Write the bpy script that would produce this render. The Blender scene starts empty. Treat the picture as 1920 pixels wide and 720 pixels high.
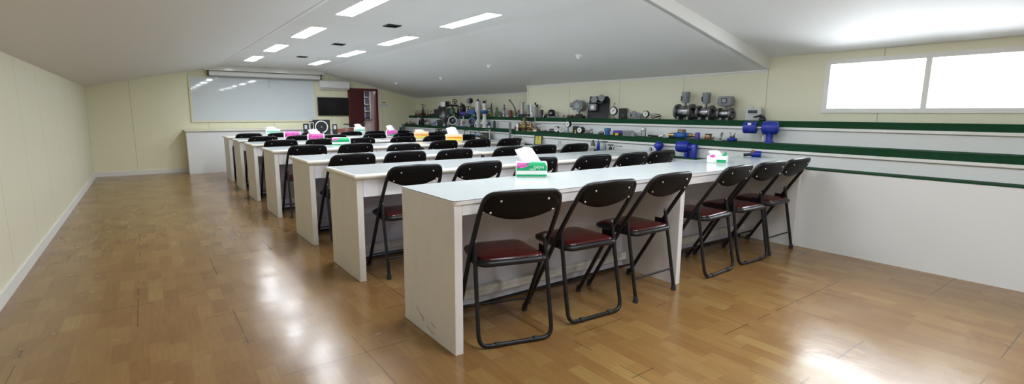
import bpy, math, random
from mathutils import Vector, Matrix
random.seed(7)
PI = math.pi
R = math.radians
sc = bpy.context.scene
COL = sc.collection

# ------------------------------------------------------------------ materials
MATS = {}
def mat(name, col, rough=0.5, metal=0.0, emit=None, es=0.0, spec=None, coat=0.0, noise=0.0, nscale=20.0, bump=0.0, bscale=60.0):
    m = bpy.data.materials.new(name); m.use_nodes = True
    nt = m.node_tree; b = nt.nodes['Principled BSDF']
    b.inputs['Base Color'].default_value = (*col, 1)
    b.inputs['Roughness'].default_value = rough
    b.inputs['Metallic'].default_value = metal
    if spec is not None: b.inputs['Specular IOR Level'].default_value = spec
    if coat: b.inputs['Coat Weight'].default_value = coat; b.inputs['Coat Roughness'].default_value = 0.1
    if emit: b.inputs['Emission Color'].default_value = (*emit, 1); b.inputs['Emission Strength'].default_value = es
    if noise or bump:
        geo = nt.nodes.new('ShaderNodeTexCoord')
    if noise:
        n = nt.nodes.new('ShaderNodeTexNoise'); n.inputs['Scale'].default_value = nscale; n.inputs['Detail'].default_value = 5
        nt.links.new(geo.outputs['Object'], n.inputs['Vector'])
        r = nt.nodes.new('ShaderNodeValToRGB')
        r.color_ramp.elements[0].position = 0.3; r.color_ramp.elements[1].position = 0.7
        r.color_ramp.elements[0].color = (*[c*(1-noise) for c in col], 1)
        r.color_ramp.elements[1].color = (*[min(1, c*(1+noise)) for c in col], 1)
        nt.links.new(n.outputs['Fac'], r.inputs['Fac']); nt.links.new(r.outputs['Color'], b.inputs['Base Color'])
    if bump:
        n = nt.nodes.new('ShaderNodeTexNoise'); n.inputs['Scale'].default_value = bscale; n.inputs['Detail'].default_value = 3
        nt.links.new(geo.outputs['Object'], n.inputs['Vector'])
        bp = nt.nodes.new('ShaderNodeBump'); bp.inputs['Strength'].default_value = bump; bp.inputs['Distance'].default_value = 0.01
        nt.links.new(n.outputs['Fac'], bp.inputs['Height']); nt.links.new(bp.outputs['Normal'], b.inputs['Normal'])
    MATS[name] = m
    return m

def N(nt, t, **kw):
    n = nt.nodes.new(t)
    for k, v in kw.items(): setattr(n, k, v)
    return n
def mth(nt, op, a, b=None, c=None):
    n = nt.nodes.new('ShaderNodeMath'); n.operation = op
    for i, v in enumerate((a, b, c)):
        if v is None: continue
        if isinstance(v, (int, float)): n.inputs[i].default_value = v
        else: nt.links.new(v, n.inputs[i])
    return n.outputs[0]

def floor_material():
    m = bpy.data.materials.new('vinyl_parquet'); m.use_nodes = True
    nt = m.node_tree; b = nt.nodes['Principled BSDF']
    g = N(nt, 'ShaderNodeNewGeometry'); s = N(nt, 'ShaderNodeSeparateXYZ'); nt.links.new(g.outputs['Position'], s.inputs[0])
    x, y = s.outputs[0], s.outputs[1]
    W, L = 0.078, 0.235
    row = mth(nt, 'FLOOR', mth(nt, 'DIVIDE', x, W))
    wr = N(nt, 'ShaderNodeTexWhiteNoise'); wr.noise_dimensions = '1D'; nt.links.new(row, wr.inputs['W'])
    yy = mth(nt, 'ADD', mth(nt, 'DIVIDE', y, L), mth(nt, 'MULTIPLY', wr.outputs['Value'], 3.0))
    cell = mth(nt, 'FLOOR', yy)
    cb = N(nt, 'ShaderNodeCombineXYZ'); nt.links.new(row, cb.inputs[0]); nt.links.new(cell, cb.inputs[1])
    wc = N(nt, 'ShaderNodeTexWhiteNoise'); wc.noise_dimensions = '2D'; nt.links.new(cb.outputs[0], wc.inputs['Vector'])
    rp = N(nt, 'ShaderNodeValToRGB'); e = rp.color_ramp.elements
    e[0].position = 0; e[0].color = (0.225, 0.117, 0.038, 1)
    e[1].position = 1; e[1].color = (0.290, 0.180, 0.062, 1)
    q = e.new(0.35); q.color = (0.242, 0.130, 0.042, 1)
    q = e.new(0.7); q.color = (0.262, 0.146, 0.048, 1)
    q = e.new(0.93); q.color = (0.272, 0.158, 0.053, 1)
    nt.links.new(wc.outputs['Value'], rp.inputs['Fac'])
    # grain running with the strips
    mp = N(nt, 'ShaderNodeMapping'); mp.inputs['Scale'].default_value = (70, 6, 1)
    nt.links.new(g.outputs['Position'], mp.inputs['Vector'])
    gn = N(nt, 'ShaderNodeTexNoise'); gn.inputs['Scale'].default_value = 1.0; gn.inputs['Detail'].default_value = 4
    nt.links.new(mp.outputs[0], gn.inputs['Vector'])
    gr = mth(nt, 'MULTIPLY_ADD', gn.outputs['Fac'], 0.36, 0.82)
    big = N(nt, 'ShaderNodeTexNoise'); big.inputs['Scale'].default_value = 1.4; big.inputs['Detail'].default_value = 4
    nt.links.new(g.outputs['Position'], big.inputs['Vector'])
    bg = mth(nt, 'MULTIPLY_ADD', big.outputs['Fac'], 0.36, 0.82)
    # tile joints, worn open only here and there
    T = 0.46
    fx = mth(nt, 'ABSOLUTE', mth(nt, 'SUBTRACT', mth(nt, 'FRACT', mth(nt, 'DIVIDE', mth(nt, 'ADD', x, 0.13), T)), 0.5))
    fy = mth(nt, 'ABSOLUTE', mth(nt, 'SUBTRACT', mth(nt, 'FRACT', mth(nt, 'DIVIDE', mth(nt, 'ADD', y, 0.07), T)), 0.5))
    jl = mth(nt, 'GREATER_THAN', mth(nt, 'MAXIMUM', fx, fy), 0.4935)
    wn = N(nt, 'ShaderNodeTexNoise'); wn.inputs['Scale'].default_value = 1.9
    nt.links.new(g.outputs['Position'], wn.inputs['Vector'])
    worn = mth(nt, 'MULTIPLY', jl, mth(nt, 'GREATER_THAN', wn.outputs['Fac'], 0.53))
    # scuff marks
    mp2 = N(nt, 'ShaderNodeMapping'); mp2.inputs['Scale'].default_value = (9, 3.2, 1); mp2.inputs['Rotation'].default_value = (0, 0, 0.4)
    nt.links.new(g.outputs['Position'], mp2.inputs['Vector'])
    sn = N(nt, 'ShaderNodeTexNoise'); sn.inputs['Scale'].default_value = 1.0; sn.inputs['Detail'].default_value = 2
    nt.links.new(mp2.outputs[0], sn.inputs['Vector'])
    scuff = mth(nt, 'GREATER_THAN', sn.outputs['Fac'], 0.76)
    dark = mth(nt, 'SUBTRACT', 1.0, mth(nt, 'MULTIPLY', mth(nt, 'MAXIMUM', worn, mth(nt, 'MULTIPLY', scuff, 0.15)), 0.5))
    k = mth(nt, 'MULTIPLY', mth(nt, 'MULTIPLY', gr, bg), dark)
    vm = N(nt, 'ShaderNodeVectorMath'); vm.operation = 'SCALE'
    nt.links.new(rp.outputs['Color'], vm.inputs[0]); nt.links.new(k, vm.inputs['Scale'])
    nt.links.new(vm.outputs[0], b.inputs['Base Color'])
    rn = N(nt, 'ShaderNodeTexNoise'); rn.inputs['Scale'].default_value = 3.0; rn.inputs['Detail'].default_value = 6
    nt.links.new(g.outputs['Position'], rn.inputs['Vector'])
    nt.links.new(mth(nt, 'MULTIPLY_ADD', rn.outputs['Fac'], 0.26, 0.10), b.inputs['Roughness'])
    bp = N(nt, 'ShaderNodeBump'); bp.inputs['Strength'].default_value = 0.30; bp.inputs['Distance'].default_value = 0.006
    wv = N(nt, 'ShaderNodeTexNoise'); wv.inputs['Scale'].default_value = 6.0; wv.inputs['Detail'].default_value = 6
    nt.links.new(g.outputs['Position'], wv.inputs['Vector'])
    hh = mth(nt, 'SUBTRACT', wv.outputs['Fac'], mth(nt, 'MULTIPLY', worn, 0.5))
    nt.links.new(hh, bp.inputs['Height']); nt.links.new(bp.outputs[0], b.inputs['Normal'])
    b.inputs['Specular IOR Level'].default_value = 0.5
    return m

def wall_material(name, col, axis, pitch, off):
    """painted board panels with fine joints"""
    m = bpy.data.materials.new(name); m.use_nodes = True
    nt = m.node_tree; b = nt.nodes['Principled BSDF']
    g = N(nt, 'ShaderNodeNewGeometry'); s = N(nt, 'ShaderNodeSeparateXYZ'); nt.links.new(g.outputs['Position'], s.inputs[0])
    f = mth(nt, 'FRACT', mth(nt, 'DIVIDE', mth(nt, 'SUBTRACT', s.outputs[axis], off), pitch))
    line = mth(nt, 'LESS_THAN', f, 0.007/pitch)
    mx = N(nt, 'ShaderNodeMix'); mx.data_type = 'RGBA'
    mx.inputs[6].default_value = (*col, 1); mx.inputs[7].default_value = (*[c*0.6 for c in col], 1)
    nt.links.new(line, mx.inputs[0]); nt.links.new(mx.outputs[2], b.inputs['Base Color'])
    b.inputs['Roughness'].default_value = 0.55
    return m

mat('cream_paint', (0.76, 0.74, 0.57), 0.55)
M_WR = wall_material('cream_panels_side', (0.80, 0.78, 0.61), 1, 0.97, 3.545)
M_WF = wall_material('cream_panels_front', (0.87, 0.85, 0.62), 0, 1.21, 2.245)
mat('ceiling_paint', (0.80, 0.80, 0.79), 0.7)
mat('gloss_trim', (0.80, 0.79, 0.74), 0.15)
mat('white_trim', (0.82, 0.82, 0.80), 0.45)
mat('desk_white', (0.80, 0.79, 0.80), 0.38, noise=0.025, nscale=9)
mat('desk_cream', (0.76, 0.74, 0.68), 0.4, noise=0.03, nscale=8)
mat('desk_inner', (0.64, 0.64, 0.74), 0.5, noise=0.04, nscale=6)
mat('laminate', (0.63, 0.68, 0.69), 0.14, noise=0.02, nscale=5)
mat('laminate_edge', (0.20, 0.17, 0.14), 0.6)
mat('nosing', (0.80, 0.77, 0.68), 0.3)
mat('scuffed_ledge', (0.70, 0.69, 0.66), 0.55, noise=0.2, nscale=16)
mat('gap_shade', (0.02, 0.018, 0.02), 0.7)  # near-black colour standing for shade in the gap under the desks
mat('chair_black', (0.008, 0.008, 0.010), 0.36, spec=0.4)
mat('chair_vinyl_black', (0.005, 0.0045, 0.0055), 0.5, spec=0.2)
mat('chair_red', (0.070, 0.007, 0.008), 0.2, noise=0.25, nscale=6)
mat('rubber', (0.02, 0.02, 0.022), 0.7)
mat('bolt_metal', (0.75, 0.74, 0.70), 0.3, 1.0)
mat('turf', (0.004, 0.068, 0.022), 0.95, noise=0.45, nscale=160, bump=0.9, bscale=350)
mat('shelf_white', (0.80, 0.82, 0.82), 0.4)
mat('white_plastic', (0.88, 0.88, 0.87), 0.35)
mat('grey_plastic', (0.24, 0.245, 0.26), 0.45)
mat('board_white', (0.70, 0.76, 0.79), 0.04)
mat('tv_black', (0.006, 0.006, 0.009), 0.12)
mat('black', (0.010, 0.010, 0.013), 0.4)
mat('black_gloss', (0.012, 0.012, 0.02), 0.2)
mat('dark_iron', (0.028, 0.025, 0.028), 0.45, 0.4, noise=0.3, nscale=40)
mat('steel', (0.38, 0.38, 0.40), 0.28, 1.0, noise=0.12, nscale=30)
mat('dull_steel', (0.20, 0.20, 0.215), 0.42, 0.8, noise=0.2, nscale=40)
mat('alu_grey', (0.25, 0.27, 0.30), 0.4, 0.2)
mat('pale_grey', (0.55, 0.58, 0.58), 0.45)
mat('silver_paint', (0.62, 0.63, 0.65), 0.35, 0.5)
mat('bronze', (0.30, 0.20, 0.10), 0.4, 0.7, noise=0.3, nscale=40)
mat('brass', (0.62, 0.42, 0.14), 0.3, 0.9)
mat('brown_iron', (0.16, 0.09, 0.065), 0.6, 0.3, noise=0.3, nscale=40)
mat('blue', (0.012, 0.03, 0.34), 0.3)
mat('blue_mid', (0.03, 0.11, 0.36), 0.35)
mat('blue_light', (0.08, 0.20, 0.42), 0.4)
mat('violet', (0.09, 0.05, 0.36), 0.4)
mat('green', (0.04, 0.15, 0.07), 0.45)
mat('green_dark', (0.02, 0.07, 0.055), 0.5)
mat('yellow', (0.80, 0.62, 0.05), 0.4)
mat('yellow_green', (0.25, 0.26, 0.06), 0.5)
mat('sign_yellow', (0.72, 0.70, 0.04), 0.45)
mat('red_dull', (0.26, 0.04, 0.03), 0.45)
mat('dial_white', (0.85, 0.86, 0.84), 0.3)
mat('lcd', (0.05, 0.06, 0.08), 0.2)
mat('lcd_pale', (0.35, 0.42, 0.40), 0.2)
mat('maroon', (0.085, 0.012, 0.014), 0.35)
mat('maroon_frame', (0.13, 0.02, 0.022), 0.35)
mat('mauve', (0.50, 0.44, 0.46), 0.6)
mat('olive', (0.13, 0.13, 0.09), 0.5, 0.3)
mat('tissue', (0.92, 0.93, 0.93), 0.8)
mat('pack_white', (0.88, 0.90, 0.88), 0.3)
mat('pack_peach', (0.92, 0.70, 0.48), 0.3)
mat('pack_green', (0.0, 0.36, 0.13), 0.3)
mat('pack_pale_green', (0.22, 0.66, 0.45), 0.3)
mat('pack_pink', (0.80, 0.10, 0.42), 0.35, noise=0.55, nscale=60)
mat('pack_orange', (0.95, 0.33, 0.03), 0.3)
mat('pack_yellow', (0.98, 0.72, 0.10), 0.3)
mat('pack_print', (0.9, 0.93, 0.9), 0.4)
mat('lens', (0.9, 0.9, 0.95), 0.4, emit=(0.89, 0.94, 1.0), es=15.0)
mat('copper_red', (0.32, 0.12, 0.08), 0.4, 0.7)
mat('paper', (0.80, 0.82, 0.74), 0.7)
mat('card_blue', (0.28, 0.34, 0.48), 0.6)
mat('card_dark', (0.05, 0.05, 0.07), 0.6)
mat('sky_glow', (0.9, 0.95, 1), 0.5, emit=(0.9, 0.95, 1.0), es=1.0)
MATS['lens'].cycles.emission_sampling = 'FRONT'
M_FLOOR = floor_material()
def glass_mat(name, tint=(1, 1, 1)):
    m = bpy.data.materials.new(name); m.use_nodes = True; nt = m.node_tree
    nt.nodes.remove(nt.nodes['Principled BSDF'])
    t = N(nt, 'ShaderNodeBsdfTransparent'); t.inputs[0].default_value = (*tint, 1)
    gl = N(nt, 'ShaderNodeBsdfGlossy'); gl.inputs['Roughness'].default_value = 0.03
    mx = N(nt, 'ShaderNodeMixShader'); fr = N(nt, 'ShaderNodeFresnel'); fr.inputs[0].default_value = 1.3
    nt.links.new(fr.outputs[0], mx.inputs[0]); nt.links.new(t.outputs[0], mx.inputs[1]); nt.links.new(gl.outputs[0], mx.inputs[2])
    nt.links.new(mx.outputs[0], nt.nodes['Material Output'].inputs[0]); MATS[name] = m
    return m
glass_mat('glass'); glass_mat('clear_acrylic', (0.88, 0.92, 0.92))

# ------------------------------------------------------------------ mesh builder
class MB:
    def __init__(s): s.v = []; s.f = []; s.sm = []; s.mi = []; s.cur = 0; s.M = None
    def add(s, vs, fs, smooth=False):
        o = len(s.v)
        s.v += [tuple(s.M @ Vector(p)) if s.M else tuple(p) for p in vs]
        for q in fs:
            s.f.append([o+i for i in q]); s.sm.append(smooth); s.mi.append(s.cur)
        return s
    def box(s, x0, x1, y0, y1, z0, z1):
        v = [(x0,y0,z0),(x1,y0,z0),(x1,y1,z0),(x0,y1,z0),(x0,y0,z1),(x1,y0,z1),(x1,y1,z1),(x0,y1,z1)]
        return s.add(v, [(3,2,1,0),(4,5,6,7),(0,1,5,4),(1,2,6,5),(2,3,7,6),(3,0,4,7)])
    def prism(s, poly, a, b, axis='y'):
        """polygon (2D, counter-clockwise) extruded along axis from a to b"""
        n = len(poly)
        def P(p, t): return (p[0], t, p[1]) if axis == 'y' else ((t, p[0], p[1]) if axis == 'x' else (p[0], p[1], t))
        v = [P(p, a) for p in poly]+[P(p, b) for p in poly]
        fs = [tuple(range(n)), tuple(range(2*n-1, n-1, -1))]
        fs += [(i, n+i, n+(i+1) % n, (i+1) % n) for i in range(n)]
        return s.add(v, fs)
    def lathe(s, prof, o=(0,0,0), ax=(0,0,1), n=20, cap=True):
        """profile [(radius, height)] spun round the axis ax through o"""
        a = Vector(ax).normalized(); t = Vector((1,0,0)) if abs(a.x) < .8 else Vector((0,1,0))
        u = a.cross(t).normalized(); w = a.cross(u); o = Vector(o)
        v = []; fs = []
        for r, h in prof:
            for i in range(n):
                g = 2*PI*i/n; v.append(o+a*h+(u*math.cos(g)+w*math.sin(g))*max(r, 1e-5))
        for j in range(len(prof)-1):
            for i in range(n):
                i2 = (i+1) % n; fs.append((j*n+i, j*n+i2, (j+1)*n+i2, (j+1)*n+i))
        s.add(v, fs, True)
        if cap:
            k = len(prof)-1
            s.add([v[i] for i in range(n)], [tuple(range(n-1, -1, -1))])
            s.add([v[k*n+i] for i in range(n)], [tuple(range(n))])
        return s
    def cyl(s, p0, p1, r0, r1=None, n=16):
        p0 = Vector(p0); p1 = Vector(p1); d = p1-p0
        return s.lathe([(r0, 0), (r0 if r1 is None else r1, d.length)], p0, d, n)
    def ball(s, c, r, n=16, sz=(1,1,1)):
        v = []; fs = []; m = n//2
        for j in range(m+1):
            t = PI*j/m
            for i in range(n):
                g = 2*PI*i/n
                v.append((c[0]+r*sz[0]*math.sin(t)*math.cos(g), c[1]+r*sz[1]*math.sin(t)*math.sin(g), c[2]-r*sz[2]*math.cos(t)))
        for j in range(m):
            for i in range(n):
                i2 = (i+1) % n; fs.append((j*n+i, j*n+i2, (j+1)*n+i2, (j+1)*n+i))
        return s.add(v, fs, True)
    def torus(s, c, R0, r, ax=(0,0,1), n=24, k=8):
        pts = []; a = Vector(ax).normalized(); t = Vector((1,0,0)) if abs(a.x) < .8 else Vector((0,1,0))
        u = a.cross(t).normalized(); w = a.cross(u); c = Vector(c); v = []; fs = []
        for i in range(n):
            g = 2*PI*i/n; d = u*math.cos(g)+w*math.sin(g)
            for j in range(k):
                h = 2*PI*j/k; v.append(c+d*(R0+r*math.cos(h))+a*(r*math.sin(h)))
        for i in range(n):
            for j in range(k):
                i2 = (i+1) % n; j2 = (j+1) % k
                fs.append((i*k+j, i2*k+j, i2*k+j2, i*k+j2))
        return s.add(v, fs, True)
    def tube(s, pts, r, n=10, closed=False):
        P = [Vector(p) for p in pts]; m = len(P); v = []; fs = []
        rr = r if isinstance(r, (list, tuple)) else [r]*m
        T = []
        for i in range(m):
            a = P[i-1] if (i > 0 or closed) else P[i]; b = P[(i+1) % m] if (i < m-1 or closed) else P[i]
            T.append((b-a).normalized())
        t = Vector((0,0,1)) if abs(T[0].z) < .9 else Vector((1,0,0))
        u = (t-T[0]*t.dot(T[0])).normalized()
        for i in range(m):
            if i: u = (u-T[i]*u.dot(T[i])).normalized()
            w = T[i].cross(u)
            for j in range(n):
                h = 2*PI*j/n; v.append(P[i]+(u*math.cos(h)+w*math.sin(h))*rr[i])
        for i in range(m if closed else m-1):
            i2 = (i+1) % m
            for j in range(n):
                j2 = (j+1) % n; fs.append((i*n+j, i*n+j2, i2*n+j2, i2*n+j))
        s.add(v, fs, True)
        if not closed:
            s.add([v[i] for i in range(n)], [tuple(range(n-1, -1, -1))])
            s.add([v[(m-1)*n+i] for i in range(n)], [tuple(range(n))])
        return s
    def loft(s, rings, smooth=True, cap=True):
        n = len(rings[0]); v = [p for q in rings for p in q]; fs = []
        for j in range(len(rings)-1):
            for i in range(n):
                i2 = (i+1) % n; fs.append((j*n+i, j*n+i2, (j+1)*n+i2, (j+1)*n+i))
        s.add(v, fs, smooth)
        if cap:
            s.add(rings[0], [tuple(range(n-1, -1, -1))]); s.add(rings[-1], [tuple(range(n))])
        return s
    def build(s, name, m, parent=None, bevel=0.0, bseg=2, loc=None):
        me = bpy.data.meshes.new(name); me.from_pydata(s.v, [], s.f)
        for x in (m if isinstance(m, (list, tuple)) else [m]): me.materials.append(MATS[x] if isinstance(x, str) else x)
        me.polygons.foreach_set('use_smooth', s.sm); me.polygons.foreach_set('material_index', s.mi)
        me.update()
        o = bpy.data.objects.new(name, me); COL.objects.link(o)
        if parent: o.parent = parent
        if loc: o.location = loc
        if bevel:
            b = o.modifiers.new('bevel', 'BEVEL'); b.width = bevel; b.segments = bseg; b.limit_method = 'ANGLE'; b.angle_limit = R(40)
            b.harden_normals = False
        return o

def arc(pts, rad, k=6):
    """round the inner corners of a polyline"""
    P = [Vector(p) for p in pts]; out = [P[0]]
    for i in range(1, len(P)-1):
        a, b, c = P[i-1], P[i], P[i+1]; r = rad[i-1] if isinstance(rad, (list, tuple)) else rad
        d1 = (a-b).normalized(); d2 = (c-b).normalized(); ang = d1.angle(d2)
        if ang > PI-0.02 or r <= 0: out.append(b); continue
        t = min(r/math.tan(ang/2), (a-b).length*.49, (c-b).length*.49)
        p, q = b+d1*t, b+d2*t
        for j in range(k+1):
            f = j/k; out.append((p*(1-f)+b*f)*(1-f)+(b*(1-f)+q*f)*f)
    out.append(P[-1]); return out
def rrect(w, d, r, cx=0, cy=0, k=5, taper=0.0):
    """rounded rectangle outline, w along x and d along y; taper narrows the +y end"""
    o = []
    for (sx, sy, a0) in ((1,-1,-90), (1,1,0), (-1,1,90), (-1,-1,180)):
        for j in range(k+1):
            g = R(a0+90*j/k); x = sx*(w/2-r)+r*math.cos(g); y = sy*(d/2-r)+r*math.sin(g)
            f = 1-taper*(y/d+0.5); o.append((cx+x*f, cy+y))
    return o

def tag(o, label=None, cat=None, group=None, kind=None):
    if label: o['label'] = label
    if cat: o['category'] = cat
    if group: o['group'] = group
    if kind: o['kind'] = kind
    return o
def thing(name, label, cat, loc=(0,0,0), rz=0.0, group=None):
    o = bpy.data.objects.new(name, None); COL.objects.link(o); o.empty_display_size = 0.05
    o.location = loc; o.rotation_euler = (0, 0, rz)
    return tag(o, label, cat, group)
def struct(name, mb, m, **kw):
    return tag(mb.build(name, m, **kw), kind='structure')
def dup(root, loc, rz, label, group=None):
    r = root.copy(); COL.objects.link(r); r.location = loc; r.rotation_euler = (0, 0, rz); r['label'] = label
    if group: r['group'] = group
    for ch in list(root.children):
        c = ch.copy(); COL.objects.link(c); c.parent = r
        for g in ch.children:
            d = g.copy(); COL.objects.link(d); d.parent = c
    return r

# ------------------------------------------------------------------ room shell
HC = 2.075; SL = 0.22; XFOLD = 3.14; XL = 1.30; XNEAR = 5.20; XFAR = 5.567; YF = 11.39; YB = -2.6; YJ = 6.5; XLW = -0.80
YD = 2.58                                # where the slope ends and the dormer begins
def zs(x): return HC-0.012-SL*(x-XFOLD) if x > XFOLD else HC
def zl(x): return HC-0.03-SL*(1.24-x) if x < 1.24 else HC
struct('floor', MB().box(XLW-0.1, XFAR+0.1, YB-0.1, YF+0.1, -0.1, 0), M_FLOOR)
# flat centre strip of the ceiling with recesses left open for the lights
LX = ((1.548, 1.716), (2.652, 2.82))
LY = [9.14+1.745*k-1.745*6 for k in range(7)]    # near ends of the light fittings
LL = 0.93
c = MB()
xs = [1.32, LX[0][0], LX[0][1], LX[1][0], LX[1][1], XFOLD-0.06]
for a, b in ((0,1), (2,3), (4,5)): c.box(xs[a], xs[b], YB, YF, HC, HC+0.1)
for a, b in ((1,2), (3,4)):
    y = YB
    for ly in LY:
        c.box(xs[a], xs[b], y, ly, HC, HC+0.1); y = ly+LL
    c.box(xs[a], xs[b], y, YF, HC, HC+0.1)
struct('ceiling', c, 'ceiling_paint')
# right slope, its far part running out to the corner behind the wall jog
def quadslab(pts, th=0.08):
    m = MB(); n = len(pts)
    v = [tuple(p) for p in pts]+[(p[0], p[1], p[2]+th) for p in pts]
    return m.add(v, [tuple(range(n)), tuple(range(2*n-1, n-1, -1))]+[(i, n+i, n+(i+1) % n, (i+1) % n) for i in range(n)])
struct('ceiling_right', quadslab([(XFOLD,YD,zs(XFOLD+1e-6)),(XFOLD,YF,zs(XFOLD+1e-6)),(XFAR,YF,zs(XFAR)),(XFAR,YD,zs(XFAR))]), 'ceiling_paint')
DU = 0.12
struct('ceiling_dormer', quadslab([(XFOLD+0.3,YB,HC+0.02),(XFOLD+0.3,YD+0.05,HC+0.02),(XNEAR+.1,YD+0.05,zs(XNEAR+.1)+DU),(XNEAR+.1,YB,zs(XNEAR+.1)+DU)]), 'ceiling_paint')
struct('ceiling_strip', MB().box(XFOLD-0.06, XFOLD+0.34, YB, YD, HC, HC+0.08), 'ceiling_paint')
struct('trim_1', MB().prism([(XFOLD, zs(XFOLD+1e-6)), (XNEAR+.1, zs(XNEAR+.1)), (XNEAR+.1, zs(XNEAR+.1)+DU+.05), (XFOLD+.34, HC+0.06), (XFOLD, HC+0.05)], YD-0.012, YD+0.04), 'white_trim')
# narrow coves at both edges of the flat strip
struct('trim_2', MB().prism([(XFOLD-0.075, HC), (XFOLD-0.06, HC-0.004), (XFOLD+0.01, HC-0.026), (XFOLD+0.01, HC+0.05), (XFOLD-0.075, HC+0.05)], YD, YF), 'ceiling_paint')
struct('trim_3', MB().prism([(1.235, HC-0.034), (1.25, HC-0.034), (1.325, HC), (1.325, HC+0.06), (1.235, HC+0.06)], YB, YF), 'ceiling_paint')
struct('ceiling_left', quadslab([(XLW,YB,zl(XLW)),(XLW,YF,zl(XLW)),(1.24,YF,zl(1.2399)),(1.24,YB,zl(1.2399))]), 'ceiling_paint')
# walls
DX0, DX1, DZ = 3.875, 4.525, 1.69        # doorway in the front wall
w = MB()
w.prism([(XLW-.1,0),(DX0,0),(DX0,zs(DX0)+.03),(XFOLD,HC+.03),(1.24,HC+.03),(XLW-.1,zl(XLW-.1)+.03)], YF, YF+.1)
w.prism([(DX0,DZ),(DX1,DZ),(DX1,zs(DX1)+.03),(DX0,zs(DX0)+.03)], YF, YF+.1)
w.prism([(DX1,0),(XFAR+.1,0),(XFAR+.1,zs(XFAR+.1)+.03),(DX1,zs(DX1)+.03)], YF, YF+.1)
struct('wall_front', w, M_WF)
w = MB().box(XFAR, XFAR+.1, YJ, YF, 0, zs(XFAR)+.04); w.box(XNEAR+.1, XFAR+.1, YJ-.1, YJ, 0, zs(XNEAR)+.05)
struct('wall_right_far', w, M_WR)
WY0, WY1, WZ0, WZ1 = 0.55, 2.05, 1.18, 1.66     # dormer window
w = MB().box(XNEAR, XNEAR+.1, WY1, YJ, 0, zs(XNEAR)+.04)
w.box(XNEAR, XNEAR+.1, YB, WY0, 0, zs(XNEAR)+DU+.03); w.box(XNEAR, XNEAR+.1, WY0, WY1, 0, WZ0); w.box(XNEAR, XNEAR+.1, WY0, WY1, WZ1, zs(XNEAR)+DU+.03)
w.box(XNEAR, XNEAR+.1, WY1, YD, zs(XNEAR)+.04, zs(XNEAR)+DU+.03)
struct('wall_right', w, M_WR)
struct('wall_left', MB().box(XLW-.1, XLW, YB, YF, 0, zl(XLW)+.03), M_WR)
struct('wall_back', MB().box(XLW-.1, XFAR+.1, YB-.1, YB, 0, HC+.1), 'cream_paint')
wf = MB()
for a in ((WY0,WY0+.04),(WY1-.04,WY1),((WY0+WY1)/2-.02,(WY0+WY1)/2+.02)): wf.box(XNEAR-.01, XNEAR+.06, a[0], a[1], WZ0, WZ1)
for a in ((WZ0,WZ0+.04),(WZ1-.04,WZ1)): wf.box(XNEAR-.01, XNEAR+.06, WY0+.04, (WY0+WY1)/2-.02, a[0], a[1]); wf.box(XNEAR-.01, XNEAR+.06, (WY0+WY1)/2+.02, WY1-.04, a[0], a[1])
win = struct('window_1', wf, 'white_trim')
tag(MB().box(XNEAR+.02, XNEAR+.026, WY0+.04, (WY0+WY1)/2-.02, WZ0+.04, WZ1-.04).build('pane', 'glass', win), kind='structure')
tag(MB().box(XNEAR+.02, XNEAR+.026, (WY0+WY1)/2+.02, WY1-.04, WZ0+.04, WZ1-.04).build('pane', 'glass', win), kind='structure')
# cornices where the walls meet the slope
def crown(name, a, b, d, n):
    """small two-step cornice from a to b; d = direction into the room"""
    m = MB(); a = Vector(a); b = Vector(b); d = Vector(d)
    prof = [(0,0),(0,-.022),(.009,-.022),(.009,-.013),(.02,-.008),(.02,0.006)]
    ring = lambda p: [p+d*x+Vector((0,0,z)) for x, z in prof]
    m.loft([ring(a), ring(b)], smooth=False); struct(name, m, 'white_trim')
crown('trim_4', (XNEAR,YJ,zs(XNEAR)), (XNEAR,YD,zs(XNEAR)), (-1,0,0), 0)
crown('trim_5', (XFAR,YF,zs(XFAR)), (XFAR,YJ,zs(XFAR)), (-1,0,0), 0)
crown('trim_6', (XFOLD,YF,zs(XFOLD+1e-6)), (XFAR,YF,zs(XFAR)), (0,-1,0), 0)
struct('baseboard_left', MB().box(XLW, XLW+.012, YB, YF, 0, .08), 'white_trim')
struct('baseboard_front', MB().box(XLW+.012, DX0-.06, YF-.012, YF, 0, .08), 'white_trim')
# boxed soffit above the whiteboard
struct('trim_7', MB().box(1.02, 3.31, YF-.16, YF, 1.972, HC), 'gloss_trim', bevel=.004)
# doorway: frame, closed maroon leaf, fill-lit back room with a display cabinet
f = MB().box(DX0-.03, DX0+.02, YF-.02, YF+.11, 0, DZ+.03); f.box(DX1-.02, DX1+.035, YF-.02, YF+.11, 0, DZ+.03); f.box(DX0+.02, DX1-.02, YF-.02, YF+.11, DZ-.02, DZ+.03)
df = struct('door_1', f, 'maroon_frame')
lf = tag(MB().box(DX0+.02, DX0+.35, YF-.015, YF+.03, 0.004, DZ-.022).build('leaf', 'maroon', df, bevel=.003), kind='structure')
hd = MB().box(DX0+.318, DX0+.346, YF-.022, YF-.0151, .80, .98); hd.cyl((DX0+.332, YF-.022, .90), (DX0+.332, YF-.05, .90), .008); hd.cyl((DX0+.332, YF-.046, .90), (DX0+.25, YF-.046, .90), .009)
hd.build('door_handle', 'steel', lf)
b = MB().box(DX0-.4, DX1+.9, YF+1.3, YF+1.4, 0, 1.75); b.box(DX1+.8, DX1+.9, YF+.1, YF+1.3, 0, 1.75); b.box(DX0-.5, DX0-.4, YF+.1, YF+1.4, 0, 1.75)
struct('wall_beyond', b, 'mauve')
struct('floor_beyond', MB().box(DX0-.5, DX1+.9, YF+.1, YF+1.4, -.1, 0), M_FLOOR)
struct('ceiling_beyond', MB().box(DX0-.5, DX1+.9, YF+.1, YF+1.4, 1.75, 1.80), 'ceiling_paint')
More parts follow.
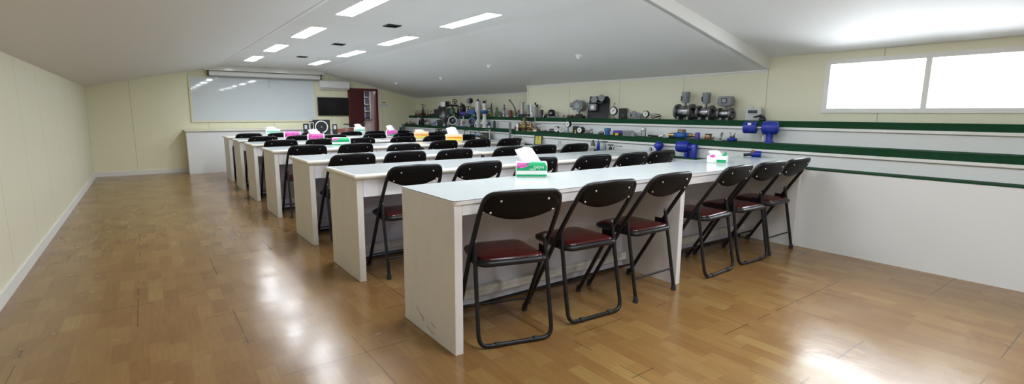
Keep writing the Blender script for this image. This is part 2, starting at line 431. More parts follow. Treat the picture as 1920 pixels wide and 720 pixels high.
cab = thing('display_cabinet', 'narrow cabinet of dark shelf bays seen through the doorway', 'cabinet', (4.64, YF+1.16, 0)); cab.scale = (1.15, 1, 1.08)
k = MB()
k.box(-.14,.16,-.02,.13,0,.92); k.box(-.14,-.125,-.02,.13,.92,1.62); k.box(.145,.16,-.02,.13,.92,1.62); k.box(-.125,.145,.115,.13,.92,1.62); k.box(-.125,.145,-.02,.13,1.6,1.62)
k.build('carcass', 'mauve', cab)
MB().box(-.165,.185,-.06,.13,.9,.925).build('worktop', 'dull_steel', cab)
for i in range(4):
    z = .955+.165*i
    if i: MB().box(-.125,.145,-.01,.115,z-.012,z).build('shelf', 'pale_grey', cab)
    p = MB()
    for q in range(3): p.cur = q % 2; p.box(-.115+.085*q, -.045+.085*q, .0, .09, z+.001, z+.10+.015*((q+i) % 2))
    tag(p.build('stored_items', ['card_dark', 'card_blue'], cab), kind='stuff')

# ceiling light fittings
proto = None
NAMEL = ['first', 'second', 'third', 'fourth']
def light_label(side, k):
    if k <= 3: return 'lit fluorescent panel in the %s row, %s from the front wall' % (side, ['nearest', 'second', 'third', 'fourth'][k])
    return 'lit recessed fluorescent panel in the %s row above the near end of the room' % side
for si, side in enumerate(('left', 'right')):
    xc = (LX[si][0]+LX[si][1])/2
    for k, ly in enumerate(reversed(LY)):
        lab = light_label(side, k); g = 'fluorescent panels in the %s row' % side
        if proto is None:
            proto = thing('ceiling_light', lab, 'ceiling light', (xc, ly+LL/2, HC), 0, g)
            W2 = .084; m = MB()
            m.box(-W2,W2,-LL/2,LL/2,.05,.06); m.box(-W2,-W2+.004,-LL/2,LL/2,0,.05); m.box(W2-.004,W2,-LL/2,LL/2,0,.05); m.box(-W2+.004,W2-.004,-LL/2,-LL/2+.004,0,.05); m.box(-W2+.004,W2-.004,LL/2-.004,LL/2,0,.05)
            m.build('housing', 'white_plastic', proto)
            MB().add([(-W2+.005,-LL/2+.005,.008),(-W2+.005,LL/2-.005,.008),(W2-.005,LL/2-.005,.008),(W2-.005,-LL/2+.005,.008)], [(0,1,2,3)]).build('diffuser', 'lens', proto)
        else: dup(proto, (xc, ly+LL/2, HC), 0, lab, g)
# black square air vents between the light rows
vp = None
for (x, y, lab) in ((2.215, 5.06, 'black square ceiling vent nearest the camera, between the light rows'), (2.215, 6.83, 'middle one of three black square vents in the ceiling'), (2.215, 8.72, 'black square ceiling vent nearest the whiteboard')):
    if vp is None:
        vp = thing('ceiling_vent', lab, 'ceiling vent', (x, y, HC), 0, 'black ceiling vents')
        m = MB()
        for a in ((-.075,-.06),(.06,.075)): m.box(a[0],a[1],-.075,.075,-.01,0); m.box(-.06,.06,a[0],a[1],-.01,0)
        m.build('frame', 'black', vp, bevel=.002)
        MB().box(-.06,.06,-.06,.06,-.002,0).build('backing', 'card_dark', vp)
        for q in range(5): MB().add([(-.06,-.055+.024*q,-.009),(.06,-.055+.024*q,-.009),(.06,-.04+.024*q,-.003),(-.06,-.04+.024*q,-.003)], [(0,1,2,3)]).build('slat', 'dark_iron', vp)
    else: dup(vp, (x, y, HC), 0, lab)
# sprinkler / detector heads on the slope
dp = None
for (x, y, lab) in ((4.38, 9.86, 'small white round detector on the sloped ceiling, farthest from the camera'), (4.38, 7.93, 'small white round detector on the sloped ceiling, second from the far end'), (4.124, 6.03, 'small white round detector on the sloped ceiling, third from the far end'), (4.185, 4.27, 'small white round detector on the sloped ceiling, nearest the camera')):
    if dp is None:
        dp = thing('smoke_detector', lab, 'smoke detector', (x, y, zs(x)+.002), 0, 'detectors on the sloped ceiling'); dp.rotation_euler = (0, math.atan(SL), 0)
        MB().lathe([(.042,0),(.042,-.012),(.036,-.016)], n=20).build('base', 'white_plastic', dp)
        MB().lathe([(.03,-.016),(.028,-.034),(.016,-.044),(0,-.045)], n=20).build('cap', 'white_plastic', dp)
    else:
        d = dup(dp, (x, y, zs(x)+.002), 0, lab); d.rotation_euler = (0, math.atan(SL), 0)

bl = bpy.data.lights.new('back_room_fill', 'AREA'); bl.energy = 3; bl.size = .3; bo = bpy.data.objects.new('back_room_fill', bl); COL.objects.link(bo); bo.location = (4.3, YF+.75, 1.73)  # unseen fill light added to brighten the room behind the doorway
# ------------------------------------------------------------------ front wall fittings
t = thing('whiteboard', 'large glossy whiteboard with pale frame on the front wall', 'whiteboard', (1.93, YF, 0))
MB().box(-1.14,1.155,-.02,0,1.0,1.845).build('board', 'board_white', t)
m = MB()
m.box(-1.18,-1.14,-.03,0,.965,1.88); m.box(1.155,1.19,-.03,0,.965,1.88); m.box(-1.14,1.155,-.03,0,.965,1.0); m.box(-1.14,1.155,-.03,0,1.845,1.88)
m.build('frame', 'cream_paint', t, bevel=.003)
t = thing('projection_screen', 'rolled-up projection screen hanging under the soffit above the whiteboard', 'projection screen', (2.1, YF-.09, 1.90))
MB().cyl((-1.0,0,.02),(1.12,0,.02),.047,n=20).build('roller_case', 'white_plastic', t)
for x in (-1.015,1.12): MB().box(x,x+.018,-.05,.05,-.035,.071).build('end_bracket', 'black', t)
MB().box(-1.0,1.1,-.012,.012,-.055,-.026).build('weight_bar', 'grey_plastic', t)
MB().tube([(.08,0,-.055),(.081,.0,-.14),(.08,0,-.24)],.0025,6).build('pull_cord', 'grey_plastic', t)
t = thing('air_conditioner', 'white wall-mounted air conditioner above the black television', 'air conditioner', (3.52, YF, 1.66))
m = MB(); m.prism([(0,.03),(-.05,0),(-.15,.03),(-.17,.06),(-.17,.17),(-.15,.2),(0,.2)][::-1], -.325, .325, 'x'); m.build('casing', 'white_plastic', t, bevel=.005)
MB().box(-.3,.3,-.163,-.15,.037,.043).build('flap', 'grey_plastic', t)
MB().tube(arc([(.3,-.1,.01),(.31,-.1,-.02),(.36,-.05,-.02)],.02),.006,6).build('drain_pipe', 'black', t)
t = thing('mounted_television', 'black flat screen television on the front wall beside the maroon door', 'television', (3.50, YF, 1.095))
MB().box(-.345,.345,-.05,-.012,0,.405).build('casing', 'black', t, bevel=.004)
MB().box(-.33,.33,-.053,-.0502,.018,.39).build('screen', 'tv_black', t)
MB().box(-.12,.12,-.012,0,.1,.3).build('wall_bracket', 'black', t)
t = thing('conduit', 'short cream conduit on the front wall above the door', 'conduit', (3.872, YF, 0))
MB().box(-.012,.012,-.022,0,1.725,1.895).build('pipe', 'cream_paint', t); MB().box(-.022,.022,-.03,0,1.885,1.9).build('junction_cap', 'white_trim', t)
t = thing('hanging_note', 'faded paper note with dark hook beside the doorway', 'note', (4.71, YF, 1.36))
MB().box(-.115,.115,-.003,0,-.05,.012).build('paper_strip', 'paper', t); MB().box(-.045,.045,-.02,-.003,.035,.05).build('hook', 'dark_iron', t)
for i in range(5): MB().box(-.09+.038*i,-.068+.038*i,-.0042,-.003,-.035,-.005).build('printed_mark', 'pale_grey', t)
# low white ledge along the front wall, and things on it
t = thing('front_counter', 'long low white counter against the front wall under the whiteboard', 'counter', (1.6, YF-.013, 0))
MB().box(-.98,1.98,-.38,0,.0,.80).build('body', 'shelf_white', t); MB().box(-1.0,2.02,-.41,0,.80,.832).build('worktop', 'nosing', t, bevel=.006)
t = thing('cream_cabinet', 'small cream cabinet at the door end of the front counter', 'cabinet', (3.72, YF-.62, 0))
MB().box(-.22,.22,-.17,.17,0,.79).build('body', 'nosing', t, bevel=.004); MB().box(-.24,.24,-.19,.19,.79,.82).build('top', 'nosing', t, bevel=.008)
t = thing('tabletop_console', 'small console with black lid on top of the cream cabinet', 'console', (3.69, YF-.62, .82), .1)
m = MB()
for x in (-.13,.13):
    for y in (-.05,.05): m.cyl((x,y,0),(x,y,.085),.007,n=8)
m.box(-.14,.14,-.06,.06,.018,.03); m.build('stand', 'pale_grey', t); MB().box(-.15,.15,-.08,.08,.085,.102).build('lid', 'black', t, bevel=.003)
for i in range(4): MB().cyl((-.02+.035*i,-.02,.03),(-.02+.035*i,-.02,.07),.01,n=8).build('knob', 'black', t)
t = thing('maroon_case', 'glossy maroon case standing beside the black loudspeaker', 'case', (3.33, YF-1.32, .755))
MB().box(-.26,.24,-.05,.05,0,.09).build('body', 'copper_red', t, bevel=.008); MB().torus((-.0,-.052,.05),.02,.005,(0,1,0)).build('latch', 'bolt_metal', t)

# ------------------------------------------------------------------ desks
ROWS = [1.934, 3.229, 4.40, 5.82, 7.08, 8.22, 9.40]
X0, XJ, X1 = 1.122, 2.90, 4.642
NTH = ['first', 'second', 'third', 'fourth', 'fifth', 'sixth', 'seventh']
def make_desk(L, first, right, label):
    """origin at the front left floor corner; x along the row, y away from the camera"""
    D = .572 if first else .60; H = .745 if first else .72; T = .045
    t = thing('desk', label, 'desk')
    lp = MB()
    if right: lp.box(0, .022, .10, D, 0, H)
    else: lp.box(0, T, 0, D, 0, H)
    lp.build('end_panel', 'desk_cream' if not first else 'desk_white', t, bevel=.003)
    rp = MB().box(L-T, L, 0, D, 0, H)
    rp.build('end_panel', 'desk_white', t, bevel=.003)
    if first:
        MB().box(T if not right else .0, L-T, 0, .022, H-.052, H).build('apron', 'desk_white', t)
        o = MB(); r = rrect(L+.008, D+.012, .022, L/2, D/2)
        if right: r = rrect(L, D+.012, .003, L/2, D/2)
        o.loft([[(x, y, H) for x, y in r], [(x, y, H+.017) for x, y in r]], smooth=False); o.build('top', 'desk_white', t)
        r = [((x-L/2)*.9995+L/2, (y-D/2)*.999+D/2) for x, y in r]
        o = MB(); o.cur = 1; o.loft([[(x, y, H+.0171) for x, y in r], [(x, y, H+.0201) for x, y in r]], smooth=False, cap=False)
        o.cur = 0; o.add([(x, y, H+.0201) for x, y in r], [tuple(range(len(r)))]); o.build('laminate_sheet', ['laminate', 'laminate_edge'], t)
    else:
        q = (L-2*T)/3
        for i in range(3):
            MB().box(T+q*i+.002, T+q*(i+1)-.002, .004, .024, H-.125, H).build('drawer_front', 'desk_white', t, bevel=.002)
        o = MB(); ov = .022; th = .036; xa = -ov if not right else 0; xb = L+(ov if right else 0)
        prof = [(0.006,0),(.0,.008),(-.004,.018),(.0,.028),(.008,.034)]
        rings = []
        for ins, z in [(.008,0),(.0,.008),(-.003,.018),(.0,.028),(.010,.0345)]:
            r = rrect(xb-xa-2*ins, D+2*ov-2*ins, .018, (xa+xb)/2, D/2); rings.append([(x, y, H+z) for x, y in r])
        o.loft(rings); o.build('top', 'nosing', t)
        ins = .022; r = rrect(xb-xa-2*ins, D+2*ov-2*ins, .012, (xa+xb)/2, D/2)
        o = MB().add([(x, y, H+.0354) for x, y in r]+[(x, y, H+.0345) for x, y in r], [tuple(range(len(r)))]+[(i, len(r)+i, len(r)+(i+1) % len(r), (i+1) % len(r)) for i in range(len(r))])
        o.build('laminate_sheet', 'laminate', t)
    if first and not right:
        for (ya, za, yb, zb_) in ((.42,.115,.33,.075),(.25,.085,.20,.072),(.30,.05,.22,.03),(.36,.09,.34,.06)):
            MB().tube([(-.0004,ya,za),(-.0006,(ya+yb)/2,(za+zb_)/2-.003),(-.0004,yb,zb_)],.0012,5).build('scuff_mark', 'laminate_edge', t)
    xa, xb = (T, L-T) if not right else (.022, L-T)
    MB().box(xa, xb, D-.09, D-.072, .125, H).build('modesty_panel', 'desk_inner', t)
    MB().box(xa, xb, D-.135, D-.09, .105, .13).build('footrest', 'scuffed_ledge', t, bevel=.003)
    MB().box(xa, xb, D-.13, D-.112, .075, .105).build('ledge_front', 'scuffed_ledge', t)
    MB().box(xa, xb, D-.10, D-.085, .022, .105).build('kick_board', 'desk_inner', t)
    MB().box(xa, xb, D-.095, D-.08, .0, .022).build('painted_gap', 'gap_shade', t)  # solid strip, the shade of the gap at the floor painted in black
    return t
dl = dr = None
for i, y in enumerate(ROWS):
    la = 'left white desk of the %s row from the camera%s' % (NTH[i], ', with chipped laminate edge' if i == 0 else '')
    lb = 'right white desk of the %s row from the camera, nearer the display shelves' % NTH[i]
    if i == 0:
        a = make_desk(2.922-1.124, True, False, la); a.location = (1.124, y, 0)
        b = make_desk(X1-2.925, True, True, lb); b.location = (2.925, y, 0)
    elif i == 1:
        dl = make_desk(XJ-X0, False, False, la); dl.location = (X0, y, 0)
        dr = make_desk(X1-.022-XJ-.003, False, True, lb); dr.location = (XJ+.003, y, 0)
        for o in (dl, dr): o['group'] = 'white desks with rounded top edges'
    else:
        dup(dl, (X0, y, 0), 0, la); dup(dr, (XJ+.003, y, 0), 0, lb)

# ------------------------------------------------------------------ folding chairs
def bow(x, z): 
    s = max(0.0, min(1.0, (z-.58)/.16)); return -.032*(1-(x/.215)**2)*s
def make_chair(kind):
    t = thing('folding_chair', 'x', 'chair')
    # front legs and back frame are one bent tube
    half = [(-.205,.395,.0),(-.209,.10,.50),(-.205,-.028,.70),(-.188,-.075,.80),(0,-.078,.808)]
    pts = half+[(-p[0],p[1],p[2]) for p in reversed(half[:-1])]
    pl = arc(pts, [.5,.4,.085,.5,.085,.4,.5], 8)
    pl2 = []
    for i in range(len(pl)-1):
        n = 3 if pl[i].z > .55 else 1
        for k in range(n): pl2.append(pl[i].lerp(pl[i+1], k/n))
    pl2.append(pl[-1])
    pl2 = [(p.x, p.y+bow(p.x, p.z), max(p.z, .004)) for p in pl2]
    MB().tube(pl2, .0125, 10).build('back_frame', 'chair_black', t)
    # padded backrest, bowed to the rear, its lower edge hanging in a curve
    def zt(x):
        a = abs(x)/.194; return .806-.05*max(0, (a-.55)/.45)**2.2
    def zb(x): return .657+.055*(abs(x)/.194)**2.0
    def yl(z): return .10-.128*(z-.50)/.20 if z < .70 else -.028-.047*(z-.70)/.10
    nx, nz = 16, 8; fr = []; bk = []
    for j in range(nz+1):
        for i in range(nx+1):
            x = -.192+.384*i/nx; f = j/nz; z = zb(x)*(1-f)+zt(x)*f
            y = yl(z)+bow(x, z); e = min(1, 5*min(f, 1-f)+.15)
            fr.append((x, y+.004+.013*e, z)); bk.append((x, y-.004-.011*e, z))
    m = MB(); W = nx+1; n = len(fr); fs = []
    for j in range(nz):
        for i in range(nx):
            a = j*W+i; fs.append((a+1, a, a+W, a+W+1)); fs.append((n+a, n+a+1, n+a+W+1, n+a+W))
    rim = [i for i in range(W)]+[j*W+nx for j in range(1, nz+1)]+[nz*W+i for i in range(nx-1, -1, -1)]+[j*W for j in range(nz-1, 0, -1)]
    for q in range(len(rim)):
        a, b = rim[q], rim[(q+1) % len(rim)]; fs.append((a, b, n+b, n+a))
    m.add(fr+bk, fs, True); br = m.build('backrest', 'chair_vinyl_black', t)
    for x, z in ((-.12,.765),(.12,.765),(-.16,.705),(.16,.705)):
        y = yl(z)+bow(x, z)-.0155
        MB().lathe([(.0062,0),(.006,-.0025),(.003,-.0045),(0,-.005)], (x, y, z), (0,1,0), 10).build('bolt', 'bolt_metal', br)
    # seat: black rim with a dark red vinyl pad
    m = MB(); rings = []
    for ins, z in ((.012,.408),(.0,.412),(-.004,.424),(.0,.436),(.012,.441)):
        rings.append([(x, y, z) for x, y in rrect(.385-2*ins, .37-2*ins, .06, 0, .215, taper=.10)])
    m.loft(rings); st = m.build('seat', 'chair_black', t)
    m = MB(); rings = []
    for ins, z in ((.016,.439),(.018,.447),(.03,.452),(.06,.456),(.12,.458)):
        rings.append([(x, y, z) for x, y in rrect(.385-2*ins, .37-2*ins, max(.055-ins*.2, .02), 0, .215, taper=.10)])
    m.loft(rings); m.build('seat_pad', 'chair_red', st)
    # hinge links between seat and frames
    for sx in (-1, 1):
        MB().box(sx*.199-.003, sx*.199+.003, .09, .18, .418, .47).build('hinge_plate', 'chair_black', t)
    if kind == 'loop':
        half = [(-.193,.098,.525),(-.199,.025,.13),(-.199,.0,.012),(0,.0,.012)]
        pts = half+[(-p[0],p[1],p[2]) for p in reversed(half[:-1])]
        pl = arc(pts, [.0,.075,0,.075,.0], 8)
        MB().tube(pl, .0115, 10).build('rear_leg_frame', 'chair_black', t)
        for sx in (-1, 1): MB().lathe([(.0135,-.012),(.0145,-.008),(.0145,.008),(.0135,.012)], (sx*.105,0,.0145), (1,0,0), 12).build('floor_pad', 'rubber', t)
    else:
        for sx in (-1, 1):
            l = MB().tube([(sx*.192,.098,.525),(sx*.194,.0,.02)], .0115, 10).build('rear_leg', 'chair_black', t)
            MB().lathe([(.0165,0),(.0165,.018),(.0135,.035),(.0115,.04)], (sx*.194,.0,0), (0,-.0,1), 12).build('rubber_foot', 'rubber', l)
        MB().tube([(-.19,.025,.145),(.19,.025,.145)], .007, 8).build('rear_crossbar', 'chair_black', t)
    for sx in (-1, 1):
        MB().ball((sx*.192,.096,.53), .0125, 10).build('hinge_cap', 'dull_steel', t)
        MB().lathe([(.0165,0),(.0165,.018),(.0135,.036),(.0125,.042)], (sx*.205,.39,0), (0,-.25,1) and (0,0,1), 12).build('rubber_foot', 'rubber', t)
    MB().tube([(-.205,.335,.10),(.205,.335,.10)], .007, 8).build('front_crossbar', 'chair_black', t)
    return t
ca = make_chair('loop'); cb = make_chair('straight')
used = set()
def chair(kind, x, y, rz, label):
    p = ca if kind == 'loop' else cb
    g = 'folding chairs at the desks'
    if kind not in used:
        used.add(kind); p.location = (x, y, 0); p.rotation_euler = (0, 0, R(rz)); p['label'] = label; p['group'] = g; return p
    return dup(p, (x, y, 0), R(rz), label, g)
KIND6 = ['leftmost', 'second from left', 'third from left', 'fourth from left', 'fifth from left', 'rightmost']
CH = [
 [('loop',1.445,1.868,-16),('loop',2.015,1.860,-4),('straight',2.587,1.882,0),('loop',3.348,1.886,2),('loop',3.845,1.895,-3),('straight',4.33,1.915,0)],
 [('straight',1.505,3.17,-2),('loop',2.00,3.115,3),('loop',2.58,3.13,0),('loop',3.15,3.055,-3),('straight',3.64,3.04,0),('loop',4.08,3.05,0)],
 [('loop',1.46,4.32,2),('loop',1.965,4.32,-2),('straight',2.49,4.31,0),('loop',3.165,4.30,-2),('loop',3.63,4.305,0),('loop',4.15,4.31,-2)],
 [('straight',1.44,5.72,0),('loop',1.98,5.71,2),('loop',2.43,5.36,-3),('loop',3.15,5.72,0),('loop',3.68,5.72,-2),('straight',4.22,5.72,2)],
 [('loop',1.43,6.98,0),('loop',1.95,6.99,-2),('loop',2.50,6.97,2),('straight',3.16,6.99,0),('loop',3.69,6.98,2),('loop',4.27,7.025,0)],
 [('loop',1.42,8.13,2),('loop',1.95,8.14,0),('straight',2.47,8.12,-2),('loop',3.16,8.14,0),('loop',3.70,8.15,2),('loop',4.30,8.13,0)],
 [('loop',1.42,9.34,0),('loop',1.90,9.32,2),('loop',2.46,9.32,0),('loop',3.165,9.32,-2),('straight',3.63,9.32,0),('loop',4.16,9.34,0)],
]
for i, row in enumerate(CH):
    for j, (k, x, y, rz) in enumerate(row):
        if i == 0:
            lab = ['black folding chair with red seat nearest the camera, angled at the first desk', 'second black folding chair from the left at the nearest desk, loop-shaped rear legs',
                   'black folding chair with separate rear legs beside the nearest desk joint', 'black folding chair just right of the nearest desk joint, loop-shaped rear legs',
                   'black folding chair second right of the nearest desk joint', 'black folding chair farthest right in the nearest desk row'][j]
        elif (i, j) == (3, 2): lab = 'black folding chair pushed askew, third from left at the fourth desk row'
        else: lab = 'black folding chair, %s at the %s desk row from the camera' % (KIND6[j], NTH[i])
        chair(k, x, y, rz, lab)

# ------------------------------------------------------------------ tissue packs
def tissue(label, x, y, z, rz, style, W=.19, D=.11, H=.095, tuft=1, text=False, lean=-.05):
    t = thing('tissue_box', label, 'tissue box', (x, y, z), R(rz), 'tissue packs on the desks')
    prof = [(0,-D/2),(H*.78,-D/2),(H*.95,-D*.40),(H,-D*.28),(H,D*.28),(H*.95,D*.40),(H*.78,D/2),(0,D/2)]
    m = MB(); m.prism([(p[1], p[0]) for p in prof], -W/2, W/2, 'x')
    m.build('carton', 'pack_peach' if style == 'orange' else 'pack_white', t, bevel=.006)
    e = .0012
    def band(nm, mt, x0, x1, z0, z1, front=True):
        yy = -D/2-e
        o = MB().box(x0, x1, yy, -D/2+.0005, z0, z1); return o.build(nm, mt, t)
    if style == 'green':
        band('green_band', 'pack_green', -W/2+.004, W/2-.004, .006, H*.20); band('green_label', 'pack_green', -W/2+.004, W/2-.004, H*.45, H*.78)
        m = MB().add([(-W*.30,-D/2-e,H*.78),(W/2-.006,-D/2-e,H*.78),(W/2-.012,-D*.40-e,H*.95+.0008),(-W*.12,-D*.40-e,H*.95+.0008)], [(0,1,2,3)])
        m.add([(-W*.12,-D*.40-e,H*.95+.0008),(W/2-.012,-D*.40-e,H*.95+.0008),(W/2-.02,-D*.28,H+.001),(0,-D*.28,H+.001)], [(0,1,2,3)]); m.build('green_flap', 'pack_green', t)
        m = MB().add([(-W/2+.006,-D/2-e*1.5,H*.66),(-W*.36,-D/2-e*1.5,H*.60),(-W*.18,-D/2-e*1.5,H*.70),(-W*.08,-D/2-e*1.5,H*.78),(-W/2+.006,-D/2-e*1.5,H*.78)], [(0,1,2,3,4)])
        m.add([(-W/2+.006,-D/2-e,H*.78),(-W*.08,-D/2-e,H*.78),(-W*.1,-D*.40-e,H*.95+.0008),(-W/2+.008,-D*.40-e,H*.95+.0008)], [(0,1,2,3)])
        m.build('pink_flower_print', 'pack_pink', t)
    elif style == 'pink':
        m = MB(); yy = -D/2-e
        m.add([(-W/2+.02,yy,.012),(W*.1,yy,.02),(W/2-.006,yy,H*.55),(W/2-.006,yy,H*.78),(-W/2+.02,yy,H*.78)], [(0,1,2,3,4)])
        m.add([(-W/2+.02,yy,H*.78),(W/2-.006,yy,H*.78),(W/2-.01,-D*.40-e,H*.95+.0008),(-W/2+.02,-D*.40-e,H*.95+.0008)], [(0,1,2,3)])
        m.add([(-W/2+.02,-D*.40-e,H*.95+.0008),(W/2-.01,-D*.40-e,H*.95+.0008),(W/2-.01,-D*.28,H+.001),(-W/2+.02,-D*.28,H+.001)], [(0,1,2,3)])
        m.add([(-W/2+.02,-D*.28,H+.001),(W/2-.01,-D*.28,H+.001),(W/2-.01,D*.28,H+.001),(-W/2+.02,D*.28,H+.001)], [(0,1,2,3)])
        m.build('pink_flower_print', 'pack_pink', t)
        MB().add([(-W/2+.01,yy-.0006,.004),(W/2-.004,yy-.0006,.004),(W/2-.004,yy-.0006,H*.52),(W*.12,yy-.0006,H*.28)], [(0,1,2,3)]).build('green_band', 'pack_green', t)
    elif style == 'pale':
        for z0, z1 in ((.012,.034),(.052,.082)): band('green_band', 'pack_pale_green', -W/2+.02, W/2-.01, z0, min(z1, H*.78))
    elif style == 'open':
        band('green_band', 'pack_green', -.0, W/2-.003, .006, H*.48)
        m = MB().ball((-W*.22,-D*.42,H*.80), .022, 12, (1.1,.5,1)); m.build('pink_flower_print', 'pack_pink', t)
        MB().add([(W*.2,-D*.30,H*.97),(W*.47,-D*.30,H*.97),(W*.47,-D*.22,H+.028),(W*.36,-D*.22,H+.03)], [(0,1,2,3)]).build('green_flap', 'pack_green', t)
    else:
        band('orange_band', 'pack_orange', -W/2+.01, W/2-.006, H*.46, H*.62); band('yellow_band', 'pack_yellow', -W/2+.02, W/2-.006, H*.1, H*.40); band('orange_band', 'pack_orange', W*.02, W/2-.006, H*.40, H*.46)
        m = MB().add([(-W/2+.012,-D/2-e,H*.66),(W/2-.006,-D/2-e,H*.66),(W/2-.01,-D*.40-e,H*.95+.0008),(-W/2+.03,-D*.40-e,H*.95+.0008)], [(0,1,2,3)]); m.build('yellow_flap', 'pack_yellow', t)
    # the pulled tissue: a folded sheet with a wavy outline
    if tuft:
        th = .088*tuft*H/.097; m = MB(); rings = []; k = W/.197
        for j in range(7):
            f = j/6; xl = k*(-.074-.020*f**1.3)+lean*f*.25; xr = k*(.068-.048*f**.85)+lean*f*.25; hd_ = .030*(1-f)**.8+.004
            ring = []
            for i in range(16):
                g = 2*PI*i/16; cx = math.cos(g); x = (xl+xr)/2+(xr-xl)/2*cx
                w_ = 1+.25*math.sin(3*g+2.2*f)
                ring.append((x, hd_*math.sin(g)*w_+.006*math.sin(4*f+3*cx), H-.006+f*th*(1+.10*math.sin(2.4*cx+1))+.004*math.sin(5*g)*f))
            rings.append(ring)
        m.loft(rings); m.build('tissue_sheet', 'tissue', t)
    if text:
        for s, size, px, pz, nm in (('PASEO', .022, .045, H*.70, 'printed_lettering'), ('PASEO', .014, .005, H*.545, 'printed_lettering'), ('2', .015, .048, H*.545, 'printed_lettering')):
            cu = bpy.data.curves.new(nm, 'FONT'); cu.body = s; cu.size = size; cu.align_x = 'CENTER'; cu.align_y = 'CENTER'; cu.extrude = .0004
            cu.materials.append(MATS['pack_print'])
            tmp = bpy.data.objects.new('tmp', cu); me = bpy.data.meshes.new_from_object(tmp); bpy.data.objects.remove(tmp); bpy.data.curves.remove(cu); me.name = nm
            o = bpy.data.objects.new(nm, me); COL.objects.link(o); o.parent = t; o.location = (px, -D/2-.0032, pz); o.rotation_euler = (R(90), PI, 0)
    return t
tissue('green and white tissue pack with pulled sheet on the nearest desk', 1.985, 2.43, .7655, -35.7, 'green', .197, .11, .097, 1.0, True, -.05)
tissue('torn-open tissue pack with lifted lid on the nearest row, near the display shelves', 3.86, 2.27, .7655, -66, 'open', .15, .13, .06, .75, False, -.02)
ZT = .7557
tissue('green and white tissue pack without a pulled sheet on the fourth desk row', 2.00, 6.24, ZT, -25, 'green', .215, .11, .10, 0)
tissue('pink floral tissue pack with a broad white sheet on the fifth desk row', 1.98, 7.30, ZT, -22, 'pink', .225, .11, .11, .65, False, -.01)
tissue('pink floral tissue pack without raised sheet on the sixth desk row', 1.94, 8.52, ZT, -20, 'pink', .25, .11, .10, 0)
tissue('pale green tissue pack at the left of the farthest desk row', 1.88, 9.70, ZT, -12, 'pale', .24, .11, .11, .45, False, .0)
tissue('pale green tissue pack with crumpled top, right of the loudspeaker on the farthest desk row', 3.46, 9.62, ZT, -25, 'pale', .21, .11, .13, .5, False, -.03)
tissue('pink and green tissue pack with pointed white sheet on the sixth desk row', 3.62, 8.42, ZT, -28, 'pink', .20, .11, .10, .95, False, -.03)
tissue('orange and yellow tissue pack with low crumpled top on the fifth desk row', 3.66, 7.32, ZT, -28, 'orange', .235, .12, .11, .35, False, .0)
tissue('orange and yellow tissue pack with tall white sheet on the fourth desk row', 3.68, 6.30, ZT, -30, 'orange', .25, .12, .105, 1.05, False, .0)

# ------------------------------------------------------------------ loudspeaker set on the last desk row
t = thing('subwoofer', 'large black loudspeaker box with silver ring on the farthest desk row', 'loudspeaker', (2.75, 9.72, ZT), R(-16))
MB().box(-.155,.155,-.12,.12,0,.272).build('cabinet', 'black', t, bevel=.006)
MB().torus((.0,-.122,.14),.108,.009,(0,1,0),32).build('silver_ring', 'white_plastic', t)
MB().lathe([(.1,0),(.085,.012),(.035,.025),(.03,.012),(0,.008)], (0,-.121,.14), (0,1,0), 28, cap=False).build('cone', 'black_gloss', t)
MB().lathe([(.012,0),(.008,-.004),(0,-.005)], (0,-.128,.14), (0,1,0), 12).build('badge', 'steel', t)
def satellite(label, x, y, rz, w, h, ring):
    s = thing('satellite_speaker', label, 'loudspeaker', (x, y, ZT), R(rz), 'small loudspeakers beside the big one')
    MB().box(-w/2,w/2,-.05,.05,0,h).build('cabinet', 'black', s, bevel=.004)
    if ring:
        m = MB(); a, b2 = w*.34, h*.40
        m.box(-w*.42,w*.42,-.056,-.0502,h*.06,h*.12); m.box(-w*.42,w*.42,-.056,-.0502,h*.88,h*.94); m.box(-w*.42,-w*.28,-.056,-.0502,h*.12,h*.88); m.box(w*.28,w*.42,-.056,-.0502,h*.12,h*.88)
        m.build('silver_bezel', 'silver_paint', s)
        MB().lathe([(.018,0),(.01,-.006),(0,-.008)], (0,-.0505,h*.2), (0,1,0), 12).build('knob', 'white_plastic', s)
    else:
        MB().box(-.024,.024,-.056,-.0502,h*.5,h*.88).build('silver_plate', 'silver_paint', s)
    MB().lathe([(.026,0),(.02,.004),(0,.006)], (0,-.0515,h*.36 if not ring else h*.55), (0,1,0), 16, cap=False).build('cone', 'card_dark', s)
satellite('small black loudspeaker at far left of the speaker set', 2.50, 9.86, -16, .10, .20, False)
satellite('black loudspeaker with silver bezel just left of the big one', 2.565, 9.69, -16, .085, .24, True)
satellite('small black loudspeaker just right of the big one', 2.965, 9.60, -16, .085, .19, False)
satellite('slim black loudspeaker behind the bezelled one', 2.62, 9.88, -16, .07, .245, False)

# ------------------------------------------------------------------ stepped display shelves
ZU, ZLO, ZT3 = 1.10, .89, .70
def stepped(label, y0, y1, xf3, xf2, xf1, xw, ends):
    t = thing('display_shelf', label, 'display shelf', (0, 0, 0))
    MB().box(xf3, xw, y0, y1, 0, ZT3-.01).build('lower_step', 'shelf_white', t)
    MB().box(xf2+.012, xw, y0, y1, ZT3-.01, ZLO-.012).build('middle_step', 'shelf_white', t)
    MB().box(xf1+.012, xw, y0, y1, ZLO-.012, ZU-.012).build('upper_step', 'shelf_white', t)
    for nm, xa, xb, z in (('lower_turf', xf3, xf2+.012, ZT3), ('middle_turf', xf2, xf1+.012, ZLO), ('upper_turf', xf1, xw, ZU)):
        m = MB().box(xa-.004, xb, y0, y1, z-.010, z)
        if z != ZT3: m.box(xa-.004, xa+.011, y0, y1, z-.058, z-.010)
        m.build(nm, 'turf', t)
        if z != ZT3: MB().box(xa-.012, xa+.012, y0, y1, z-.082, z-.058).build('edge_trim', 'white_trim', t, bevel=.002)
    return t
